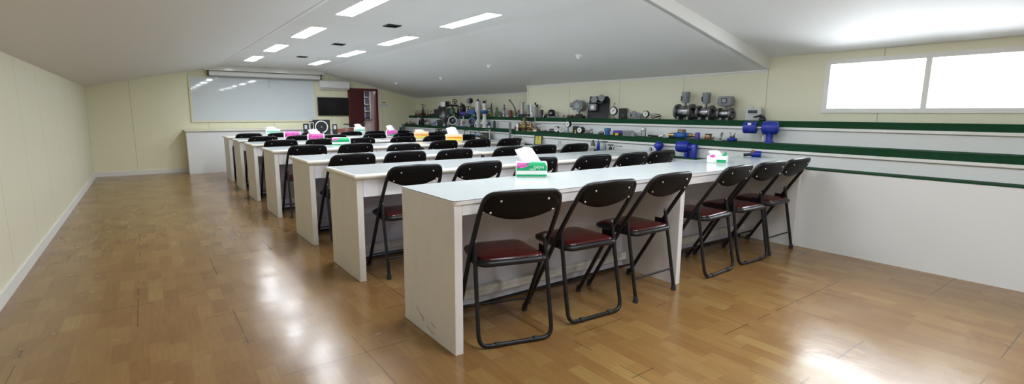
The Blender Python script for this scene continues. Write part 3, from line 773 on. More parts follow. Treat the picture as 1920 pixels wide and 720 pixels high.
stepped('white stepped display shelf with green turf, near part of the right wall', -.5, YJ-.1, 4.655, 4.80, 5.0, XNEAR, 1)
stepped('white stepped display shelf with green turf, far part by the doorway', YJ, YF-.002, 5.02, 5.16, 5.36, XFAR, 0)
MB_ = MB
# ------------------------------------------------------------------ instruments on the shelves
TX = {'UN': (5.095, ZU), 'UF': (5.46, ZU), 'LN': (4.892, ZLO), 'LF': (5.255, ZLO), 'TN': (4.725, ZT3), 'TF': (5.085, ZT3)}
GRP = {'U': 'instruments on the top shelf step', 'L': 'instruments on the middle shelf step', 'T': 'instruments on the lowest shelf step'}
def at(tier, y, dx=0): x, z = TX[tier]; return (x+dx, y, z)
def dev(name, cat, label, tier, y, rz=-60, dx=0): return thing(name, label, cat, at(tier, y, dx), R(rz), GRP[tier[0]])

def wheel(t, z, r, mt, ax=(0,0,1), c=(0,0)):
    m = MB(); m.torus((c[0],c[1],z), r, r*.16, ax, 18, 6)
    a = Vector(ax).normalized(); tt = Vector((1,0,0)) if abs(a.x) < .8 else Vector((0,1,0)); u = a.cross(tt).normalized(); w_ = a.cross(u); o = Vector((c[0],c[1],z))
    for k in range(4):
        d = u*math.cos(PI*k/2)+w_*math.sin(PI*k/2); m.cyl(o, o+d*r, r*.1, n=6)
    m.cyl(o-a*r*.18, o+a*r*.18, r*.25, n=8); return m.build('handwheel', mt, t)
def gate(label, tier, y, h, w, mb='dark_iron', mw='dark_iron', rz=-60, dx=0, flange=True):
    t = dev('gate_valve', 'valve', label, tier, y, rz, dx); r = w*.26
    m = MB(); zc = r*1.25
    m.ball((0,0,zc), r*1.15, 14); m.cyl((-w/2,0,zc),(w/2,0,zc), r*.75, n=14); m.cyl((0,0,0),(0,0,zc), r*.6, n=12)
    if flange:
        for s in (-1,1): m.cyl((s*w/2-.004*s,0,zc),(s*(w/2-.10*w),0,zc), r*1.2, n=16)
    m.build('body', mb, t)
    MB().lathe([(r*.95,zc),(r*.8,h*.5),(r*.5,h*.55),(r*.5,h*.75),(r*.3,h*.78)], n=12).build('bonnet', mb, t)
    MB().cyl((0,0,h*.76),(0,0,h), max(.003, r*.18), n=8).build('stem', 'dull_steel', t)
    wheel(t, h*.93, w*.42, mw); return t
def ballv(label, tier, y, h, w, mb='bronze', ml='dull_steel', rz=-60, dx=0):
    t = dev('ball_valve', 'valve', label, tier, y, rz, dx); r = min(w*.28, h*.3); zc = r*1.1
    m = MB(); m.ball((0,0,zc), r, 14); m.cyl((-w/2,0,zc),(w/2,0,zc), r*.62, n=12)
    for s in (-1,1): m.cyl((s*w/2,0,zc),(s*w*.34,0,zc), r*.9, n=6)
    m.box(-r*.5,r*.5,-r*.5,r*.5,0,zc*.6); m.build('body', mb, t)
    MB().cyl((0,0,zc),(0,0,h*.92), r*.25, n=8).build('stem', 'dull_steel', t)
    MB().box(-r*.3, w*.62, -r*.28, r*.28, h*.90, h).build('lever', ml, t, bevel=.001); return t
def canister(label, tier, y, prof, mb, mc='black', capz=None, rz=-60, dx=0, name='cylinder_fitting', cat='fitting', n=18):
    """lathe body [(r,h)], the last third forms the cap part"""
    t = dev(name, cat, label, tier, y, rz, dx)
    k = capz if capz else len(prof)-1
    MB().lathe(prof[:k+1], n=n).build('body', mb, t)
    if k < len(prof)-1: MB().lathe(prof[k:], n=n).build('cap', mc, t)
    return t
def gauge(label, tier, y, d, zc, rz=-78, dx=0, depth=.055, case='black', stem=True, base=True, tilt=0.0):
    t = dev('pressure_gauge', 'gauge', label, tier, y, rz, dx); r = d/2
    c = MB(); c.lathe([(r*.9,depth),(r,depth*.8),(r,0),(r*.9,-.004),(r*.84,-.004),(r*.82,.002)], (0,-depth/2,zc), (0,1,0), 24)
    cs = c.build('case', case, t)
    MB().lathe([(r*.83,0),(0,-.0005)], (0,-depth/2-.0015,zc), (0,1,0), 24).build('dial', 'dial_white', cs)
    n_ = MB(); n_.M = Matrix.Translation((0,-depth/2-.0045,zc)) @ Matrix.Rotation(R(38), 4, 'Y'); n_.box(-r*.05,r*.05,0,.0015,-r*.25,r*.62); n_.box(-r*.12,r*.12,-.001,.0015,-r*.12,r*.12); n_.build('needle', 'card_dark', cs)
    if stem and zc > r*1.02:
        MB().cyl((0,0,0),(0,0,zc-r*.9), max(.006, r*.16), n=10).build('stem', 'dull_steel', t)
        if base: MB().box(-r*.45,r*.45,-r*.3,r*.3,0,.01).build('base', 'dull_steel', t)
    return t
def boxd(name, cat, label, tier, y, w, d, h, mb, mf=None, rz=-60, dx=0, z0=0, panel=(.2,.8,.3,.8)):
    t = dev(name, cat, label, tier, y, rz, dx)
    MB().box(-w/2,w/2,-d/2,d/2,z0,z0+h).build('housing', mb, t, bevel=min(.004, h*.1))
    if mf: MB().box(-w/2+w*panel[0],-w/2+w*panel[1],-d/2-.003,-d/2,z0+h*panel[2],z0+h*panel[3]).build('front_panel', mf, t)
    return t
def butterfly(label, tier, y, h, ring, mr, mf, act=None, mact='blue_mid', rz=-35, dx=0, zc=None, base=True, stand='pale_grey'):
    t = dev('butterfly_valve', 'valve', label, tier, y, rz, dx); zc = zc or ring*1.25
    m = MB(); m.lathe([(ring*.72,-.02),(ring,-.02),(ring,.02),(ring*.72,.02),(ring*.72,-.02)], (0,0,zc), (0,1,0), 24, cap=False); m.build('ring_body', mr, t)
    MB().lathe([(0,-.008),(ring*.7,-.004),(ring*.7,.004),(0,.008)], (0,0,zc), (.25,1,0), 24).build('disc', mf, t)
    MB().cyl((0,0,zc+ring*.9),(0,0,h if not act else h-act[1]), ring*.16, n=10).build('stem', mr, t)
    if base: MB().box(-ring*.45,ring*.45,-.022,.022,0,zc-ring*.92).build('foot', stand, t)
    if act: MB().box(-act[0]/2,act[0]/2,-act[0]*.3,act[0]*.3,h-act[1],h).build('actuator', mact, t, bevel=.005)
    return t
def rod(name, cat, label, tier, y, h, r, mt, tip=None, base=None, rz=-60, dx=0, square=False):
    t = dev(name, cat, label, tier, y, rz, dx)
    if square: MB().box(-r,r,-r,r,0,h).build('shaft', mt, t)
    else: MB().cyl((0,0,0),(0,0,h), r, n=12).build('shaft', mt, t)
    if tip: MB().lathe([(r*.8,h),(r*tip[1],h+.003),(r*tip[1],h+tip[2]),(r*.7,h+tip[2]+.004)], n=12).build('cap', tip[0], t)
    if base: MB().box(-base[1]/2,base[1]/2,-base[2]/2,base[2]/2,0,base[3]).build('base', base[0], t, bevel=.002)
    return t

def flowmeter(label, y, L, fr, pr, head, H):
    t = dev('flow_meter', 'flow meter', label, 'UN', y, -90); zc = fr+.006
    m = MB(); m.lathe([(pr*.62,-L/2+.002),(pr*.62,L/2-.002),(pr,L/2-.012),(pr,-L/2+.012),(pr*.62,-L/2+.002)], (0,0,zc), (1,0,0), 28, cap=False); m.build('pipe_body', 'steel', t)
    MB().lathe([(pr*.55,-.01),(pr*.55,.01)], (0,0,zc), (1,0,0), 20).build('liner', 'brown_iron', t)
    for s in (-1,1):
        f = MB(); f.lathe([(pr*.62,0),(fr,0),(fr,.022),(pr*.9,.022),(pr*.62,.022),(pr*.62,0)], (s*L/2-(.022 if s > 0 else 0),0,zc), (1,0,0), 28, cap=False)
        o = f.build('flange', 'dull_steel', t)
        for k in range(6):
            g = 2*PI*k/6+.3; MB().cyl((s*(L/2-.026),math.cos(g)*fr*.82,zc+math.sin(g)*fr*.82),(s*(L/2+.004),math.cos(g)*fr*.82,zc+math.sin(g)*fr*.82),.006,n=6).build('bolt', 'dark_iron', o)
        MB().box(s*(L/2-.04)-.014,s*(L/2-.04)+.014,-fr*.55,fr*.55,0,fr*.42).build('foot', 'dull_steel', t)
    MB().cyl((0,0,zc+pr*.9),(0,0,H-head[1]+.004),.013,n=12).build('neck', 'dull_steel', t)
    if head[0] == 'drum':
        hr = head[2]; z0 = H-head[1]
        h = MB().lathe([(hr*.75,z0),(hr*.95,z0+.012),(hr*.97,z0+head[1]*.62),(hr*1.02,z0+head[1]*.66),(hr*1.02,z0+head[1]*.95),(hr*.95,H)], n=24).build('transmitter_head', 'alu_grey', t)
        for z in (.30,.52): MB().cyl((-hr*.60,-hr*.6,z0+head[1]*z),(-hr*.82,-hr*.82,z0+head[1]*z),.012,n=12).build('cable_port', 'black', h)
    else:
        z0 = H-head[1]; w = head[2]
        h = MB().box(-w/2,w/2,-.045,.045,z0,H).build('transmitter_head', 'grey_plastic', t, bevel=.018, bseg=3)
        MB().box(-.032,.032,-.05,-.044,z0+.025,H-.02).build('display_bezel', 'card_dark', h, bevel=.002); MB().box(-.02,.022,-.052,-.05,z0+.035,H-.03).build('display', 'lcd_pale', h)
        for z in (.03,.062): MB().cyl((-w/2+.002,0,z0+z),(-w/2-.02,0,z0+z),.011,n=12).build('cable_port', 'black', h)
        MB().lathe([(.03,z0-.012),(.05,z0-.006),(.05,z0+.002)], n=16).build('collar', 'alu_grey', t)
flowmeter('largest steel pipe flow meter with round grey head, left of three on the top step', 3.44, .205, .086, .066, ('drum',.125,.046), .315)
flowmeter('middle steel flow meter with round grey head on the top step', 3.18, .175, .076, .056, ('drum',.12,.045), .300)
flowmeter('steel flow meter with rectangular grey display head on the top step', 2.945, .155, .062, .046, ('box',.098,.15), .252)

# wall-box transmitter with display and black object at the right
t = boxd('display_unit', 'instrument box', 'pale grey instrument box with small screen at the right end of the top step', 'UN', 2.655, .15, .07, .125, 'pale_grey', None, -80, .04)
MB().box(-.05,.04,-.039,-.035,.075,.105).build('screen', 'lcd', t)
for i in range(4): MB().box(-.035+.02*i,-.022+.02*i,-.038,-.035,.062,.067).build('button', 'grey_plastic', t)
for x in (-.03,.05): MB().box(x-.012,x+.012,0,.02,.125,.145).build('mounting_lug', 'pale_grey', t)
t = dev('gate_valve', 'valve', 'black handled valve in front of the pale instrument box', 'UN', 2.53, -70, -.03)
MB().lathe([(.03,0),(.035,.02),(.02,.035)], n=14).build('body', 'black', t); MB().tube([(.02,0,.03),(-.02,0,.05),(-.085,0,.035)], [.012,.014,.006], 8).build('lever', 'black', t)
# ---- upper step, near part
t = dev('transmitter', 'transmitter', 'round grey transmitter with window on black block, top step', 'UN', 5.16, -74)
MB().box(-.055,.055,-.04,.04,0,.028).build('base', 'black', t); MB().cyl((0,0,.028),(0,0,.075),.011,n=10).build('neck', 'dull_steel', t); MB().box(-.03,.03,-.03,.03,.028,.044).build('plinth', 'black', t)
h = MB(); h.cyl((0,-.05,.135),(0,.06,.135),.062,n=24); h.cyl((0,-.06,.135),(0,-.05,.135),.067,n=24); o = h.build('housing', 'alu_grey', t)
MB().cyl((0,-.0635,.137),(0,-.06,.137),.034,n=20).build('window', 'lcd_pale', o); MB().torus((0,-.062,.137),.036,.005,(0,1,0),20).build('window_ring', 'grey_plastic', o)
for k in range(8): MB().cyl((math.cos(k*PI/4)*.055,-.0635,.135+math.sin(k*PI/4)*.055),(math.cos(k*PI/4)*.055,-.06,.135+math.sin(k*PI/4)*.055),.006,n=6).build('bolt', 'card_dark', o)
MB().cyl((-.06,-.02,.145),(-.10,-.02,.145),.028,n=14).build('conduit_hub', 'alu_grey', t); MB().box(-.04,.005,-.066,-.06,.072,.09).build('name_plate', 'pale_grey', t)
t.scale = (1.28,)*3
t = dev('demonstration_board', 'display board', 'black leaning board carrying grey instruments and pipework on the top step', 'UN', 4.80, -66, .02)
b = MB(); b.prism([(-.05,0),(-.035,0),(.055,.268),(.04,.268)], -.135, .125, 'x'); b.build('board', 'black', t)
for x, z in ((-.055,.225),(.035,.245)):
    o = MB().lathe([(.036,-.06),(.04,-.052),(.04,-.035),(.034,-.03),(.034,.03)], (x,.0-.02,z), (-.25,1,0), 20).build('round_head', 'alu_grey', t)
o = MB().box(-.095,-.01,-.085,-.02,.095,.175).build('gauge_box', 'alu_grey', t, bevel=.003)
MB().cyl((-.055,-.088,.135),(-.055,-.085,.135),.024,n=18).build('dial', 'dial_white', o)
MB().tube(arc([(-.125,-.07,.03),(-.13,-.06,.19),(-.03,-.05,.195),(.04,-.04,.185)],.02),.006,8).build('pipework', 'dull_steel', t); MB().ball((.05,-.05,.205),.016,10).build('regulator', 'steel', t)
t.scale = (1.12,)*3
t = gauge('black gauge with white dial before a black box on the top step', 'UN', 4.49, .112, .10, -78, -.03, .035, 'black', True, True)
t = boxd('junction_box', 'box', 'black box behind the white dial gauge on the top step', 'UN', 4.40, .10, .06, .135, 'black', None, -60, .05); MB().cyl((.0,-.034,.05),(.0,-.03,.05),.008,n=10).build('knob', 'dull_steel', t); MB().box(-.02,.03,-.034,-.03,.08,.1).build('name_plate', 'dark_iron', t)
t = dev('wire_loop', 'wire', 'upright loop of dark wire behind the white dial gauge, top step', 'UN', 4.60, -60, .06)
MB().tube([(0,0,0),(.0,0,.08),(.008,0,.12),(.022,0,.19),(.034,0,.215),(.038,0,.205),(.034,0,.17),(.016,0,.13),(.008,0,.09)],.002,6).build('wire', 'dark_iron', t); MB().ball((.009,0,.125),.006,8).build('clip', 'dark_iron', t)
t = dev('valve_manifold', 'valve manifold', 'cluster of grey valves on a manifold, top step', 'UN', 4.17, -60)
m = MB(); m.box(-.07,.08,-.03,.03,0,.03); m.build('manifold_block', 'dull_steel', t)
for x, z, r in ((-.06,.06,.022),(-.01,.07,.03),(.04,.055,.026),(.075,.045,.018)): MB().cyl((x,-.045,z),(x+.01,.03,z),r,n=14).build('valve_head', 'alu_grey', t)
for x in (-.04,.02,.06): MB().tube([(x,0,.03),(x,-.02,.05),(x+.02,-.05,.052)],.006,6).build('branch_pipe', 'dull_steel', t)
gauge('black gauge with bright white dial beside the coiled cable, top step', 'UN', 3.97, .082, .062, -78, -.02, .045, 'black_gloss', True, True)
t = dev('cable_coil', 'cable', 'loose coil of dark cable on the top step', 'UN', 3.84, -60)
m = MB()
for k in range(3):
    m.tube([((.045+.008*k)*math.cos(2*PI*i/20), (.035+.004*k)*math.sin(2*PI*i/20)*.9, .006+.012*k+.018*(1+math.cos(2*PI*i/20+k))) for i in range(20)], .003, 6, True)
m.build('cable', 'dark_iron', t); MB().cyl((.04,-.02,.0),(.06,-.03,.02),.006,n=8).build('plug', 'black', t)
# fittings with rings, brown bar, dark meter
for y, l in ((5.61,'left'),(5.48,'right')):
    t = dev('pipe_union', 'fitting', 'pale ring pipe union, %s of the pair left of the round grey transmitter' % l, 'UN', y, -50)
    MB().torus((0,-.02,.026),.02,.0065,(0,1,0),18).build('ring', 'pale_grey', t); MB().cyl((0,-.02,.026),(0,.05,.026),.017,n=12).build('pipe', 'brown_iron', t); wheel(t, .052, .012, 'dark_iron'); MB().cyl((0,0,.04),(0,0,.054),.004,n=6).build('stem','dull_steel',t)
t = dev('pipe_length', 'pipe', 'short brown pipe lying right of the ring unions', 'UN', 5.36, -55); MB().cyl((-.04,0,.022),(.05,0,.022),.02,n=12).build('pipe', 'brown_iron', t); MB().cyl((.035,0,.022),(.052,0,.022),.0225,n=12).build('coupling', 'dark_iron', t); MB().cyl((-.02,0,.04),(-.02,0,.062),.004,n=6).build('stem','steel',t)
t = dev('meter', 'meter', 'dark round-topped meter on the top step, right of the tall cylinders', 'UN', 5.76, -52)
MB().lathe([(.045,.02),(.055,.035),(.056,.085),(.05,.1)], n=20).build('body', 'black', t); MB().box(-.05,.05,-.03,.03,0,.022).build('base', 'dull_steel', t); MB().torus((0,0,.112),.04,.007,(0,0,1),18).build('top_ring', 'black', t); MB().lathe([(.05,.1),(.03,.108),(.02,.125)], n=16).build('cap', 'black_gloss', t); MB().box(-.02,.015,-.058,-.053,.06,.075).build('name_plate', 'pale_grey', t)
canister('dark knurled cylinder left of the round-topped meter', 'UN', 5.99, [(.022,0),(.022,.06),(.018,.065),(.022,.075),(.024,.115),(.018,.122)], 'black', 'dark_iron', 3, name='cylinder_fitting')
t = dev('pipe_elbow', 'fitting', 'small dark elbow with white end beside the dark knurled cylinder', 'UN', 5.88, -60)
MB().tube(arc([(-.04,0,.02),(.0,0,.02),(.0,0,.06)],.02),.018,12).build('elbow', 'dark_iron', t); MB().cyl((-.055,0,.02),(-.038,0,.02),.02,n=12).build('end_cap', 'white_plastic', t)
canister('thin grey rod fitting on the top step', 'UN', 6.06, [(.012,0),(.012,.085),(.009,.09),(.009,.112)], 'dull_steel', 'dull_steel', 2)
canister('grey cylinder of middle height on the top step', 'UN', 6.12, [(.022,0),(.022,.13),(.019,.138)], 'alu_grey', 'dull_steel', 1)
canister('short white cylinder among the tall ones, top step', 'UN', 6.19, [(.02,0),(.02,.085),(.015,.092)], 'white_plastic', 'dull_steel', 1, dx=-.03)
t = canister('tall white cylinder with black cap on rod, top step', 'UN', 6.26, [(.024,0),(.024,.04),(.022,.045),(.022,.20),(.018,.205)], 'white_plastic', 'silver_paint', 3)
t = dev('gate_valve', 'valve', 'grey tube with small black side knob on the top step', 'UN', 6.20, -60, .04)
MB().cyl((0,0,0),(0,0,.18),.014,n=12).build('body', 'alu_grey', t); MB().cyl((0,0,.17),(.035,0,.17),.007,n=8).build('branch', 'dull_steel', t); MB().cyl((.03,0,.158),(.03,0,.205),.017,n=12).build('knob', 'black', t)
canister('tall grey cylinder beside the silver actuator, top step', 'UN', 6.33, [(.026,0),(.026,.05),(.024,.055),(.024,.195),(.02,.2)], 'alu_grey', 'dull_steel', 3)
t = dev('actuator_cylinder', 'actuator', 'silver twin-rod actuator with flat top plate near the wall corner', 'UF', 6.90, -60, -.05)
MB().cyl((0,0,.0),(0,0,.24),.03,n=18).build('cylinder', 'silver_paint', t); MB().box(-.045,.045,-.03,.03,.24,.254).build('top_plate', 'pale_grey', t)
for s in (-1,1): MB().cyl((s*.036,0,.0),(s*.036,0,.26),.006,n=8).build('tie_rod', 'steel', t)
MB().box(-.05,.05,-.035,.035,0,.05).build('base', 'dark_iron', t)
# ---- upper step, far part: small pieces left to right
gate('slim dark needle valve at the far end of the top step', 'UF', 11.28, .10, .05, 'brown_iron', 'brown_iron', flange=False, dx=.03)
for y, l in ((11.10,'first'),(10.98,'second'),(10.86,'third')):
    gate('small rust red gate valve, %s from the doorway on the top step' % l, 'UF', y, .12+.008*(y < 11), .055, 'red_dull', 'brown_iron', flange=False, dx=-.02)
gate('tall dark gate valve standing at the far end of the top step', 'UF', 10.92, .275, .10, 'dark_iron', 'dark_iron', dx=.05)
gate('pinkish small gate valve right of the tall dark one', 'UF', 10.70, .12, .06, 'copper_red', 'brown_iron', flange=False)
gate('dull red upright valve without flanges, top step', 'UF', 10.57, .15, .05, 'red_dull', 'red_dull', flange=False)
ballv('small dark ball valve with flat lever, far part of the top step', 'UF', 10.43, .11, .07, 'dark_iron', 'dark_iron')
canister('low dark round fitting, far part of the top step', 'UF', 10.30, [(.03,0),(.035,.02),(.02,.045),(.01,.05)], 'dark_iron', 'dark_iron', 2)
boxd('valve_actuator', 'actuator', 'dark valve actuator left of the grey control valve', 'UF', 10.12, .11, .08, .15, 'dark_iron', 'black', -55)
t = boxd('valve_actuator', 'actuator', 'dark tall actuator with domed top, left of the grey control valve', 'UF', 9.99, .08, .08, .19, 'black', None, -55, .02); MB().ball((0,0,.19),.04,12).build('dome', 'dark_iron', t)
canister('narrow green and brown conical valve, right of the blue diaphragm valve', 'UF', 7.92, [(.034,0),(.036,.07),(.028,.09),(.022,.12),(.02,.18),(.012,.21),(.008,.255)], 'yellow_green', 'green', 2, name='relief_valve', cat='valve')
canister('shorter green conical valve on the top step', 'UF', 7.74, [(.035,0),(.038,.06),(.026,.08),(.02,.11),(.018,.15),(.006,.18)], 'green', 'green', 2, name='relief_valve', cat='valve')
t = dev('brass_union', 'fitting', 'round grey green coupling beside the shorter green valve', 'UF', 7.64, -50); MB().cyl((0,-.035,.05),(0,.03,.05),.045,n=18).build('body', 'olive', t); MB().box(-.03,.03,-.03,.03,0,.02).build('foot', 'pale_grey', t)
t = canister('silver lantern shaped valve with knob on the top step', 'UF', 7.50, [(.03,0),(.03,.05),(.022,.06),(.022,.13),(.026,.14),(.026,.16),(.01,.175),(.01,.19)], 'steel', 'dull_steel', 4, name='relief_valve', cat='valve'); MB().ball((0,0,.205),.016,10).build('knob', 'green_dark', t)
t = dev('check_valve', 'valve', 'round grey check valve right of the silver lantern valve', 'UF', 7.40, -50); MB().cyl((0,-.04,.06),(0,.03,.06),.042,n=18).build('body', 'dull_steel', t); MB().cyl((0,0,.1),(0,0,.135),.008,n=8).build('stem', 'steel', t); MB().box(-.025,.025,-.03,.03,0,.025).build('foot', 'white_plastic', t)
boxd('solenoid_valve', 'valve', 'rust red square solenoid valve on the top step', 'UF', 7.30, .055, .055, .12, 'red_dull', 'brown_iron')
canister('yellow green regulator with conical top behind the curved hose', 'UF', 7.21, [(.032,0),(.032,.08),(.02,.09),(.014,.14),(.005,.17)], 'yellow_green', 'green', 2, name='regulator', cat='regulator', dx=.03)
t = dev('flexible_hose', 'hose', 'ribbed grey flexible hose curving up to the left, top step', 'UF', 7.10, -50, -.05)
pts = [(.0,0,0),(.002,0,.06),(-.002,0,.12),(-.02,0,.18),(-.05,0,.23),(-.095,0,.285)]
hp = arc(pts, .2, 5); MB().tube(hp, [.0105+.002*((i % 2)) for i in range(len(hp))], 10).build('hose', 'dull_steel', t); MB().cyl(hp[-1], Vector(hp[-1])+Vector((-.016,0,.016)), .017, n=12).build('coupling', 'dull_steel', t); MB().lathe([(.022,0),(.02,.012)], n=12).build('base', 'white_plastic', t)
canister('dark yellow stubby regulator right of the curved hose', 'UF', 7.02, [(.03,0),(.032,.07),(.026,.11),(.02,.125)], 'olive', 'dark_iron', 2, name='regulator', cat='regulator', dx=.03)
t = boxd('solenoid_valve', 'valve', 'blue based solenoid valve with red top beside the silver actuator', 'UF', 6.96, .05, .05, .07, 'blue_light', None, -60, -.06); MB().box(-.022,.022,-.022,.022,.07,.125).build('coil', 'red_dull', t)
# ---- middle step, far part
ballv('small grey ball valve at the far end of the middle step', 'LF', 11.30, .065, .08, 'dull_steel', 'dark_iron')
canister('bronze cone fitting at the far end of the middle step', 'LF', 11.10, [(.035,0),(.036,.03),(.02,.06),(.006,.12)], 'bronze', 'bronze', 2)
ballv('low dark ball valve right of the bronze cone', 'LF', 10.95, .055, .09, 'dark_iron', 'dark_iron')
canister('white cylindrical filter housing, far part of the middle step', 'LF', 10.72, [(.034,0),(.034,.13),(.04,.135),(.04,.165)], 'paper', 'white_plastic', 1, name='filter_housing', cat='filter', dx=.04)
gate('bulky dark gate valve on the far part of the middle step', 'LF', 10.44, .26, .17, 'dark_iron', 'dark_iron', -50)
gate('pale pink flanged valve right of the bulky dark one', 'LF', 10.20, .12, .11, 'pale_grey', 'copper_red', -50)
t = dev('clamp_valve', 'valve', 'blue lever clamp valve with pale base, far middle step', 'LF', 9.84, -50); MB().box(-.07,.07,-.03,.03,0,.018).build('base', 'pale_grey', t); MB().tube([(-.06,0,.02),(0,0,.06),(.045,0,.10)],.012,8).build('lever', 'blue_mid', t); MB().cyl((.0,0,.018),(.0,0,.075),.02,n=12).build('body', 'blue_light', t)
t = boxd('limit_switch_box', 'switch box', 'dark square switch box with emblem, middle step', 'LF', 9.58, .14, .07, .125, 'dark_iron', None, -40); MB().cyl((-.03,-.038,.09),(-.03,-.035,.09),.013,n=3).build('emblem', 'pale_grey', t)
gate('dark handwheel valve standing between the switch actuators on the far top step', 'UF', 9.80, .20, .11, 'dark_iron', 'dark_iron', -45, .03)
boxd('valve_actuator', 'actuator', 'low black actuator just behind the grey control valve, top step', 'UF', 9.62, .10, .07, .17, 'black', 'dark_iron', -50, .03)
gate('black handwheel valve behind the green butterfly valve, top step', 'UF', 9.22, .22, .13, 'black', 'dark_iron', -45, .03)
gate('green bodied gate valve behind the violet actuator, top step', 'UF', 8.82, .21, .12, 'green', 'black', -45, .04)
boxd('valve_actuator', 'actuator', 'white faced actuator box between green and violet valves, top step', 'UF', 8.90, .07, .05, .09, 'white_plastic', None, -50, -.03)
gate('dark gate valve behind the blue butterfly actuator, top step', 'UF', 8.46, .20, .12, 'olive', 'dark_iron', -45, .04)
ballv('silver ball valve behind the blue diaphragm valve, top step', 'UF', 8.12, .16, .10, 'dull_steel', 'dark_iron', -45, .05)
ballv('rust brown lever valve left of the dark switch box, middle step', 'LF', 9.70, .09, .09, 'brown_iron', 'dark_iron', -45, .04)
ballv('reddish lever valve right of the dark switch box, middle step', 'LF', 9.20, .09, .10, 'copper_red', 'dark_iron', -45, .05)
gate('small violet grey valve left of the pale pink flanged valve, middle step', 'LF', 10.06, .09, .08, 'alu_grey', 'copper_red', -45, -.02)
ballv('small brown valve beside the white filter housing, middle step', 'LF', 10.83, .06, .07, 'brown_iron', 'dark_iron', -45, -.03)
# big control valves standing on the middle step
t = dev('control_valve', 'control valve', 'tall grey control valve with silver motor head, far middle step', 'LF', 9.36, -40, -.02)
MB().lathe([(.05,0),(.045,.04),(.04,.06),(.06,.09),(.085,.17),(.09,.22),(.07,.28),(.05,.32)], n=20).build('body', 'dull_steel', t)
for s in (-1,1): MB().cyl((s*.05,0,.20),(s*.10,0,.20),.06,n=18).build('flange', 'dull_steel', t)
MB().cyl((0,0,.32),(0,0,.40),.03,n=12).build('bonnet', 'dark_iron', t)
o = MB().box(-.075,.035,-.06,.06,.40,.52).build('motor_head', 'silver_paint', t, bevel=.012); MB().cyl((.035,0,.46),(.10,0,.46),.058,n=18).build('motor_cap', 'black', o)
t = butterfly('green butterfly valve with white seat ring and handwheel, middle step', 'LF', 9.02, .38, .098, 'green', 'dull_steel', None, rz=-28, dx=-.02, zc=.115, stand='green_dark')
MB().torus((0,-.024,.115),.082,.013,(0,1,0),28).build('seat_ring', 'white_plastic', t); MB().lathe([(.05,.25),(.06,.30),(.055,.36),(.03,.385)], n=18).build('gear_housing', 'green', t); MB().cyl((-.14,0,.43),(.11,0,.43),.018,n=10).build('yoke', 'black', t); MB().cyl((0,0,.38),(0,0,.45),.02,n=10).build('spindle', 'dark_iron', t)
wheel(t, .51, .045, 'dark_iron', (.3,1,.2), (.05,0)); wheel(t, .475, .035, 'dark_iron', (.2,1,.4), (-.07,0)); MB().cyl((.05,0,.43),(.05,0,.51),.01,n=8).build('wheel_post', 'dark_iron', t)
t = dev('control_valve', 'control valve', 'violet actuator valve with black top on blue stand, middle step', 'LF', 8.62, -35, -.01)
MB().box(-.09,.09,-.04,.04,0,.015).build('base', 'blue_mid', t); MB().box(-.075,-.06,-.02,.02,.015,.20).build('stand_post', 'blue_mid', t)
MB().lathe([(.032,-.02),(.05,-.02),(.05,.02),(.032,.02),(.032,-.02)], (.01,0,.085), (0,1,0), 20, cap=False).build('ring_body', 'silver_paint', t); MB().cyl((.01,-.006,.085),(.01,.006,.085),.033,n=18).build('disc', 'copper_red', t); MB().cyl((.01,0,.02),(.01,0,.04),.015,n=10).build('foot','pale_grey',t); MB().cyl((.01,0,.13),(.01,0,.22),.016,n=10).build('stem', 'silver_paint', t)
MB().cyl((-.065,0,.265),(.065,0,.265),.052,n=22).build('actuator', 'violet', t); MB().lathe([(.05,.31),(.06,.33),(.06,.39),(.04,.42),(.03,.45)], n=18).build('positioner', 'black', t); MB().box(-.055,.0,-.02,.03,.43,.475).build('limit_box', 'olive', t)
t = butterfly('blue butterfly valve with brown disc and blue actuator, middle step', 'LF', 8.28, .34, .075, 'blue_light', 'brown_iron', (.14,.09), 'blue_mid', -62, -.01, .115, True, 'dark_iron')
MB().cyl((-.04,0,.34),(-.04,0,.47),.012,n=10).build('signal_post', 'steel', t); MB().lathe([(.05,-.03),(.055,0),(.04,.03)], (-.06,0,.51), (1,0,0), 18).build('positioner', 'alu_grey', t); MB().lathe([(.052,0),(.045,.03),(.02,.045)], (-.03,0,.51), (1,0,0), 18).build('positioner_cap', 'black', t); MB().box(-.02,.11,-.03,.03,.34,.39).build('limit_box', 'olive', t); MB().cyl((-.06,0,.55),(-.06,0,.575),.008,n=8).build('tip', 'steel', t)
t = dev('control_valve', 'control valve', 'tall silver cylinder control valve with white body, middle step', 'LF', 8.06, -40, .0)
MB().lathe([(.05,0),(.05,.01),(.04,.015),(.058,.06),(.058,.12),(.03,.15),(.035,.2),(.04,.3),(.045,.31)], n=20).build('body', 'pale_grey', t); MB().cyl((-.07,0,.075),(.07,0,.075),.045,n=18).build('pipe_ends', 'silver_paint', t)
MB().cyl((-.01,0,.31),(-.01,0,.50),.052,n=22).build('cylinder', 'silver_paint', t); MB().cyl((-.055,.0,.30),(-.055,.0,.48),.012,n=8).build('side_rod', 'white_plastic', t); MB().lathe([(.05,.50),(.03,.515),(.012,.52),(.012,.545)], (-.01,0,0), n=14).build('cap', 'dark_iron', t)
t = dev('control_valve', 'control valve', 'silver control valve with blue diaphragm dish, middle step', 'LF', 7.85, -40, .0)
MB().lathe([(.05,0),(.05,.012),(.035,.02),(.055,.07),(.055,.12),(.04,.16),(.03,.26)], n=20).build('body', 'paper', t); MB().cyl((-.07,0,.08),(.07,0,.08),.046,n=18).build('pipe_ends', 'silver_paint', t)
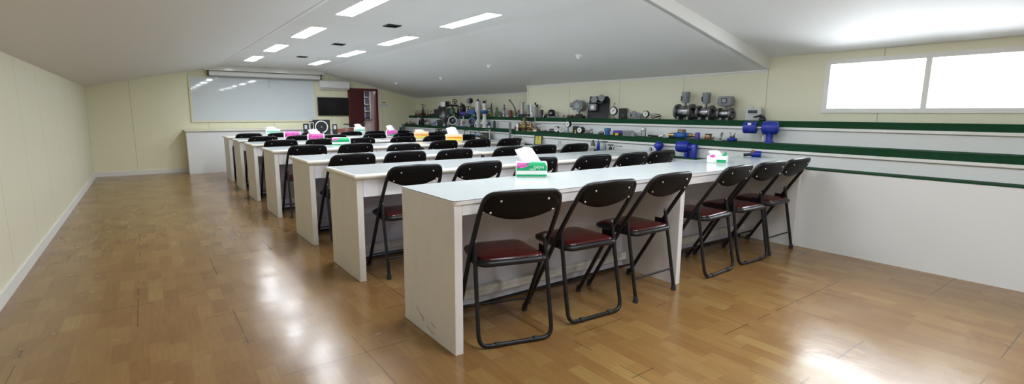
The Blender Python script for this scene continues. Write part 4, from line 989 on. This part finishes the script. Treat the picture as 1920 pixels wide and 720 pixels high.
MB().lathe([(.02,.255),(.085,.29),(.09,.30),(.085,.312),(.04,.33)], n=24).build('diaphragm', 'blue_mid', t); MB().lathe([(.035,.33),(.035,.40),(.045,.41),(.045,.45),(.02,.47)], n=18).build('bonnet', 'white_plastic', t); MB().cyl((-.03,-.0,.47),(.02,0,.47),.036,n=16).build('positioner', 'black', t); MB().cyl((.03,0,.46),(.03,0,.535),.008,n=8).build('antenna_rod', 'steel', t)
butterfly('small blue wafer butterfly valve on white foot, middle step', 'LF', 7.70, .175, .036, 'blue_light', 'copper_red', None, rz=-40, zc=.075, stand='white_plastic')
# ---- middle step, near part
t = boxd('gear_operator', 'gear operator', 'small dark green gear box at the start of the near middle step', 'LF', 7.58, .05, .04, .13, 'green_dark', None, -40, .04); MB().cyl((0,0,.13),(0,0,.15),.01,n=8).build('stem', 'dull_steel', t)
XN = 'LN'
t = gate('reddish bronze valve with grey side flange, near middle step', 'LN', 6.33, .135, .12, 'copper_red', 'silver_paint', -45)
canister('stubby silver and bronze fitting on pale block, near middle step', 'LN', 6.28, [(.03,0),(.03,.03),(.022,.035),(.026,.09),(.02,.11)], 'paper', 'silver_paint', 1, dx=-.05)
t = gate('large bronze globe valve with tall stem, near middle step', 'LN', 6.17, .265, .20, 'bronze', 'dark_iron', -45)
gate('small bronze stop valve right of the large globe valve', 'LN', 6.00, .16, .10, 'bronze', 'dull_steel', -45)
ballv('bronze flanged valve with angled lever, near middle step', 'LN', 5.88, .115, .12, 'bronze', 'dull_steel', -45)
t = rod('level_probe', 'probe', 'short brass rod standing on a brass bar, near middle step', 'LN', 5.95, .145, .007, 'brass', None, ('brass',.10,.03,.012), -50, -.06)
MB().lathe([(.011,.02),(.011,.05),(.007,.055)], n=10).build('collar', 'dark_iron', t)
t = rod('level_probe', 'probe', 'tall thin steel rod with black tip on white base, near middle step', 'LN', 5.86, .40, .009, 'steel', ('black',1.6,.035), ('white_plastic',.05,.04,.03), -50, -.04)
def wrench(label, y, L, mt, rz, jaw):
    t = dev('wrench', 'hand tool', label, 'LN', y, rz)
    MB().box(-L/2,L/2,-.009,.009,.0,.012).build('handle', mt, t, bevel=.002); m = MB().box(L/2-.005,L/2+.03,-.02,.02,0,.022); m.build('jaw', jaw, t, bevel=.003)
wrench('flat dark steel bar tool, near middle step left of the twin dials', 5.76, .13, 'dark_iron', -70, 'dark_iron')
wrench('second flat tool with pale jaw, near middle step left of the twin dials', 5.60, .13, 'dark_iron', -75, 'dull_steel')
t = dev('pipe_fitting', 'fitting', 'grey pipe fitting lying beside the twin white dials', 'LN', 5.51, -70); MB().cyl((-.05,0,.022),(.05,0,.022),.02,n=12).build('pipe', 'dull_steel', t); MB().box(-.03,.02,-.02,.02,.03,.05).build('clamp', 'dark_iron', t)
gauge('black cased white dial gauge, left of the twin dials', 'LN', 5.40, .088, .045, -78, 0, .05, 'black', False)
gauge('pale rimmed white dial gauge, right of the twin dials', 'LN', 5.285, .082, .0415, -36, -.03, .02, 'pale_grey', False)
gauge('raised dial gauge on a stem, middle step near part', 'LN', 5.17, .092, .125, -78, 0, .05, 'black_gloss')
t = boxd('junction_box', 'box', 'black box with yellow knob between two dial gauges', 'LN', 5.03, .085, .06, .10, 'black', None, -60, .02); MB().lathe([(.014,0),(.012,-.014),(0,-.016)], (0,-.03,.035), (0,1,0), 12).build('knob', 'yellow', t); MB().cyl((0,-.031,.01),(0,-.04,.01),.012,n=10).build('fitting', 'white_plastic', t)
gauge('deep black gauge with white dial right of the yellow knob box', 'LN', 4.91, .088, .05, -78, 0, .085, 'black', False)
t = dev('clamp_tool', 'hand tool', 'angled grey pipe clamp tool on the middle step', 'LN', 4.75, -60); MB().box(-.06,.05,-.02,.02,0,.012).build('base', 'dark_iron', t); m = MB(); m.M = Matrix.Translation((0,0,.035)) @ Matrix.Rotation(R(-38), 4, 'Y'); m.box(-.05,.05,-.012,.012,-.012,.012); m.build('arm', 'dull_steel', t); MB().ball((.03,0,.03),.022,12).build('pivot', 'pale_grey', t)
t = dev('pipe_fitting', 'fitting', 'dark pointed fitting left of the pale blue valve cylinder', 'LN', 4.53, -60); MB().lathe([(.022,-.02),(.022,.02),(.008,.05)], (0,0,.022), (-1,0,0), 14).build('body', 'dull_steel', t); MB().cyl((.02,0,.022),(.03,0,.022),.016,n=6).build('hex_nut', 'dark_iron', t)
canister('pale blue two-stage valve cylinder on the middle step', 'LN', 4.43, [(.033,0),(.033,.045),(.044,.05),(.044,.085),(.036,.09)], 'blue_mid', 'blue_light', 1, name='regulator', cat='regulator')
t = boxd('pump', 'pump', 'low unit with violet blue cover and yellow block, middle step', 'LN', 4.25, .115, .06, .035, 'violet', None, -60, 0, .03); m = MB(); m.box(-.055,.055,-.03,.03,0,.03); m.build('base', 'dark_iron', t); MB().box(-.03,.01,-.045,-.03,.004,.032).build('yellow_block', 'yellow', t)
boxd('control_box', 'instrument box', 'plain grey box right of the violet blue unit', 'LN', 4.09, .12, .07, .068, 'alu_grey', 'grey_plastic', -60)
canister('small grey domed fitting right of the plain grey box', 'LN', 4.0, [(.03,0),(.03,.02),(.026,.04),(.012,.055),(0,.058)], 'alu_grey', 'alu_grey', 4)
canister('short clear plastic cylinder on the middle step', 'LN', 3.935, [(.017,0),(.017,.055),(.012,.06)], 'clear_acrylic', 'white_plastic', 1, name='acrylic_cylinder')
canister('taller clear stepped plastic cylinder on the middle step', 'LN', 3.855, [(.03,0),(.03,.065),(.031,.066),(.034,.068),(.034,.105),(.03,.108)], 'clear_acrylic', 'silver_paint', 2, name='acrylic_cylinder')
t = dev('flow_probe', 'probe', 'long black rod with white ringed end lying on the middle step', 'LN', 3.66, -80)
MB().cyl((-.11,0,.02),(.06,0,.012),.010,n=12).build('rod', 'black', t); MB().cyl((.03,-.004,.014),(.085,-.012,.022),.011,n=12).build('white_sleeve', 'white_plastic', t); MB().torus((.105,-.02,.026),.02,.006,(.4,1,0),20).build('ring', 'white_plastic', t); MB().cyl((.105,-.014,.026),(.105,-.026,.026),.017,n=16).build('core', 'grey_plastic', t)
t = dev('threaded_pipe', 'pipe', 'dark pipe piece lying left of the blue water meter', 'LN', 3.46, -75, .02); MB().cyl((-.04,0,.018),(.04,0,.018),.017,n=12).build('pipe', 'brown_iron', t); MB().cyl((.03,0,.018),(.045,0,.018),.019,n=6).build('nut','dark_iron',t)
t = dev('water_meter', 'water meter', 'blue water meter with bronze lid and brass pipe ends, middle step', 'LN', 3.315, -68, -.02)
MB().lathe([(.02,0),(.05,.012),(.066,.03),(.066,.05),(.05,.07),(.044,.078)], n=22).build('body', 'blue_mid', t); MB().lathe([(.046,.078),(.046,.1),(.03,.103)], n=20).build('lid', 'bronze', t)
for s in (-1,1):
    MB().lathe([(.03,0),(.024,.03),(.024,.035)], (s*.055,0,.04), (s,0,0), 14).build('pipe_stub', 'blue_mid', t); MB().lathe([(.026,.03),(.026,.05),(.02,.052),(.02,.085)], (s*.055,0,.04), (s,0,0), 12).build('brass_union', 'brass', t)
canister('small violet blue round meter right of the water meter', 'LN', 3.13, [(.026,0),(.029,.015),(.026,.03),(.027,.07),(.02,.075)], 'violet', 'violet', 4, name='meter', cat='meter')
t = canister('squat brass meter body with side spout, middle step', 'LN', 3.0, [(.026,0),(.032,.012),(.034,.05),(.03,.055),(.036,.058),(.036,.068)], 'bronze', 'bronze', 3, name='meter', cat='meter')
MB().tube(arc([(.03,0,.02),(.05,-.0,.02),(.058,0,.034)],.01),.010,10).build('spout', 'bronze', t); MB().cyl((-.045,0,.022),(-.03,0,.022),.010,n=10).build('inlet', 'bronze', t)
t = dev('bracket', 'bracket', 'small grey angle bracket with upright tab, middle step', 'LN', 2.885, -70); MB().box(-.035,.03,-.025,.025,0,.006).build('base', 'pale_grey', t); MB().box(-.035,-.027,-.025,.025,.006,.04).build('left_tab', 'pale_grey', t); MB().box(-.027,.03,-.025,-.018,.03,.042).build('bar', 'pale_grey', t); m = MB(); m.M = Matrix.Translation((.024,0,.04)) @ Matrix.Rotation(R(12), 4, 'Y'); m.box(-.009,.009,-.02,.02,-.036,.045); m.build('upright_tab', 'dull_steel', t, bevel=.004)
t = dev('flanged_valve', 'valve', 'silver clamp valve on a blue round flange, middle step', 'LN', 2.735, -70); MB().lathe([(.036,0),(.048,.008),(.048,.028),(.03,.036)], n=22).build('flange', 'blue', t); MB().lathe([(.02,.036),(.026,.045),(.022,.065)], n=14).build('body', 'steel', t)
for s in (-1,1): MB().tube([(s*.01,0,.06),(s*.02,0,.075),(s*.024,0,.09)],.007,8).build('ear', 'steel', t)
t = dev('motor_pump', 'pump', 'large bright blue pump with two drums at the right end of the middle step', 'LN', 2.44, -74, -.01)
o = MB().lathe([(.05,-.06),(.058,-.055),(.058,.055),(.05,.06)], (-.10,0,.145), (1,0,0), 24).build('motor_drum', 'blue', t); MB().box(-.115,-.085,-.058,-.04,.17,.192).build('name_plate', 'paper', o)
MB().cyl((-.04,0,.145),(.0,0,.145),.014,n=12).build('coupling', 'steel', t)
MB().lathe([(.03,-.075),(.062,-.06),(.066,.0),(.062,.06),(.04,.075)], (.075,0,.145), (1,0,0), 24).build('pump_drum', 'blue', t)
MB().lathe([(.045,0),(.045,.012),(.03,.02),(.03,.07),(.04,.095)], (.075,0,0), n=18).build('pedestal', 'blue', t)
for q in (0,1): MB().box(-.0+.02*q,.012+.02*q,-.04,-.036,.045-.02*q,.09-.02*q).build('hanging_tag', 'grey_plastic' if q == 0 else 'pale_grey', t)
# ---- lowest step
for y, h, l in ((11.28,.10,'shorter'),(11.14,.15,'taller')):
    t = boxd('instrument_case', 'instrument box', '%s dark grey case by the doorway end of the lowest step' % l, 'TF', y, .06, .06, h+.03, 'alu_grey', 'dark_iron', -40)
ballv('dark low valve at the far end of the lowest step', 'TF', 10.85, .07, .14, 'dark_iron', 'dark_iron', -45)
ballv('small dark lever valve on the lowest step, behind the farthest desks', 'TF', 10.35, .08, .12, 'dark_iron', 'dark_iron', -45)
gate('dark handwheel valve on the lowest step, left of two behind the orange packs', 'TF', 9.35, .13, .15, 'dark_iron', 'dark_iron', -45)
gate('bulky dark valve on the lowest step, right of two behind the orange packs', 'TF', 8.98, .18, .17, 'black', 'black', -45)
ballv('dark lever valve left of the blue pair on the lowest step', 'TF', 8.30, .14, .10, 'dark_iron', 'dark_iron', -45)
for y, l in ((8.08,'left'),(7.92,'right')): ballv('dull blue ball valve, %s of a pair on the lowest step' % l, 'TF', y, .115, .13, 'blue_light', 'dark_iron', -45)
ballv('dark upright lever valve right of the dull blue pair', 'TF', 7.78, .15, .08, 'dark_iron', 'dark_iron', -45)
for y, l in ((7.62,'left'),(7.50,'middle')): gate('grey green flanged valve, %s of the group on the lowest step' % l, 'TF', y, .10, .13, 'olive', 'dark_iron', -45)
t = dev('tap', 'tap', 'pale grey tap with bent spout on the lowest step', 'TF', 7.42, -45, -.03); MB().cyl((.02,0,0),(.02,0,.17),.016,n=12).build('column', 'pale_grey', t); MB().tube(arc([(.02,0,.16),(-.03,0,.175),(-.075,0,.165)],.03),.010,10).build('spout', 'dull_steel', t)
rod('square_post', 'post', 'upright square grey steel post on the lowest step', 'TN', 6.30, .32, .019, 'dull_steel', None, ('dull_steel',.08,.08,.01), -35, -.02, True)
t = dev('pipe_coupling', 'fitting', 'long olive grooved pipe coupling lying beside the square post', 'TN', 6.14, -75); MB().lathe([(.022,-.08),(.03,-.075),(.03,-.03),(.024,-.02),(.034,-.01),(.034,.02),(.024,.03),(.03,.04),(.03,.08),(.02,.085)], (0,0,.06), (1,0,0), 16).build('body', 'olive', t); MB().box(-.05,.05,-.02,.02,0,.032).build('cradle', 'dull_steel', t)
canister('tiny white knobbed fitting right of the olive coupling', 'TN', 5.99, [(.012,0),(.012,.05),(.02,.055),(.02,.062),(.008,.075),(.008,.09)], 'white_plastic', 'silver_paint', 3)
t = dev('sign_holder', 'sign', 'small black framed yellow sign leaning on the lowest step', 'TN', 5.62, -50, -.01)
m = MB(); m.M = Matrix.Rotation(R(-14), 4, 'X'); m.box(-.062,.062,-.006,.006,.0,.15); m.build('frame', 'black', t, bevel=.006)
m = MB(); m.M = Matrix.Rotation(R(-14), 4, 'X'); m.box(-.042,.042,-.0085,-.006,.018,.130); o = m.build('yellow_face', 'sign_yellow', t)
m = MB(); m.M = Matrix.Rotation(R(-14), 4, 'X')
for i in range(4): m.box(-.03,.03-.012*(i % 2),-.0092,-.0085,.035+.022*i,.042+.022*i)
m.build('printed_lines', 'olive', o)
m = MB(); m.M = Matrix.Rotation(R(-14), 4, 'X'); m.cyl((0,0,.15),(0,0,.162),.01,n=10); m.build('hanging_ring', 'dark_iron', t); MB().tube([(0,.01,.12),(0,.07,.0)],.004,6).build('prop', 'black', t)
canister('clear beaker-like tube on the lowest step by the third desk row', 'TN', 5.16, [(.017,0),(.017,.085),(.014,.09)], 'clear_acrylic', 'white_plastic', 1, name='acrylic_cylinder')
canister('grey bottle shaped valve on the lowest step', 'TN', 4.52, [(.028,0),(.03,.02),(.03,.08),(.018,.095),(.012,.10),(.016,.105),(.016,.125)], 'olive', 'dull_steel', 3, name='relief_valve', cat='valve')
for y, h, mb_, l in ((4.425,.150,'blue','blue valve with flat T handle on the lowest step'),(4.315,.118,'alu_grey','grey valve with dark T handle on the lowest step'),(4.22,.082,'dark_iron','low dark valve with T handle on the lowest step')):
    t = dev('t_handle_valve', 'valve', l, 'TN', y, -60); MB().lathe([(.02,0),(.022,.02),(.018,h*.6),(.012,h*.7)], n=14).build('body', mb_, t); MB().cyl((0,0,h*.68),(0,0,h-.01),.005,n=8).build('stem', 'dull_steel', t); m = MB(); m.box(-.035,.04,-.010,.010,h-.012,h); m.build('handle', 'dark_iron', t, bevel=.002)
t = dev('bent_rod', 'rod', 'thin bent grey rod standing on the lowest step', 'TN', 4.11, -60); MB().tube(arc([(-.045,0,0),(-.045,0,.045),(-.03,0,.07),(.06,0,.066)],.01),.004,8).build('rod', 'dark_iron', t); MB().lathe([(.014,0),(.010,.008)], (-.045,0,0), n=10).build('foot', 'dull_steel', t)
canister('small grey cone fitting left of the blue domed meter', 'TN', 3.61, [(.022,0),(.022,.055),(.012,.075),(.004,.085)], 'dull_steel', 'alu_grey', 2)
t = dev('meter', 'meter', 'bright blue tilted domed meter on the lowest step', 'TN', 3.50, -70); MB().box(-.025,.025,-.025,.025,0,.07).build('pedestal', 'blue', t); MB().lathe([(.044,-.035),(.05,-.03),(.05,.02),(.04,.04),(.015,.05)], (0,0,.105), (.5,0,.6), 20).build('dome', 'blue', t)
t = dev('motor_pump', 'pump', 'bright blue pump with horizontal motor and upright cylinder on the lowest step', 'TN', 3.12, -78)
MB().lathe([(.04,-.075),(.058,-.07),(.062,-.02),(.062,.05),(.05,.06)], (-.055,0,.115), (1,0,0), 8).build('motor', 'blue', t); MB().cyl((-.0,0,.11),(.07,0,.11),.035,n=16).build('coupling', 'blue', t)
MB().lathe([(.036,0),(.036,.135),(.028,.148),(.012,.152)], (.06,0,0), n=20).build('upright_cylinder', 'blue', t); MB().box(-.03,.0,-.04,.04,0,.06).build('foot', 'blue', t); MB().cyl((-.02,0,.175),(-.02,0,.188),.008,n=6).build('terminal', 'blue', t)
t = dev('hand_drill', 'power tool', 'dark and blue motor tool lying past the end of the nearest desk row', 'TN', 2.40, -70)
MB().cyl((-.03,0,.085),(.05,0,.085),.034,n=16).build('motor_body', 'blue', t); MB().cyl((-.10,0,.075),(-.03,0,.083),.014,n=12).build('spindle', 'black', t); MB().box(-.02,.04,-.025,.025,0,.06).build('base', 'dark_iron', t); MB().ball((-.02,-.01,.105),.022,12).build('gear_case', 'copper_red', t)

# ------------------------------------------------------------------ world, camera, view
w = bpy.data.worlds.new('World'); sc.world = w; w.use_nodes = True
bgn = w.node_tree.nodes['Background']; bgn.inputs[0].default_value = (0.86, 0.93, 1.0, 1); bgn.inputs[1].default_value = 8.0
w.cycles.sampling_method = 'MANUAL'; w.cycles.sample_map_resolution = 64
pl_ = bpy.data.lights.new('window_daylight', 'AREA'); pl_.shape = 'RECTANGLE'; pl_.size = WY1-WY0; pl_.size_y = WZ1-WZ0; pl_.cycles.is_portal = True
po = bpy.data.objects.new('window_daylight', pl_); COL.objects.link(po); po.location = (XNEAR+.11, (WY0+WY1)/2, (WZ0+WZ1)/2)
po.matrix_world = Matrix(((0,0,1,XNEAR+.11),(1,0,0,(WY0+WY1)/2),(0,1,0,(WZ0+WZ1)/2),(0,0,0,1)))
fr_ = 921.592442; p_, y_, r_ = 0.159161617, 0.624188489, 0.00371274557
fw = Vector((math.sin(y_)*math.cos(p_), math.cos(y_)*math.cos(p_), -math.sin(p_)))
rt = Vector((math.cos(y_), -math.sin(y_), 0)); up = rt.cross(fw)
rt2 = rt*math.cos(r_)+up*math.sin(r_); up2 = up*math.cos(r_)-rt*math.sin(r_)
cam = bpy.data.cameras.new('camera'); co = bpy.data.objects.new('camera', cam); COL.objects.link(co)
M = Matrix((rt2, up2, -fw)).transposed().to_4x4(); M.translation = (0, 0, 1.16663)
co.matrix_world = M
cam.sensor_fit = 'HORIZONTAL'; cam.sensor_width = 36; cam.lens = 36*fr_/1920; cam.shift_x = 20/1920; cam.clip_start = .05; cam.clip_end = 100
sc.camera = co
vs = sc.view_settings; sc.display_settings.display_device = 'sRGB'
vs.view_transform = 'Standard'; vs.look = 'None'; vs.gamma = 1.0; vs.use_curve_mapping = False; vs.exposure = 1.42
sc.cycles.max_bounces = 8; sc.cycles.diffuse_bounces = 5; sc.cycles.glossy_bounces = 4
sc.cycles.use_denoising = True; sc.cycles.denoising_prefilter = 'ACCURATE'; sc.cycles.blur_glossy = 1.0
sc.cycles.sample_clamp_indirect = 2.5
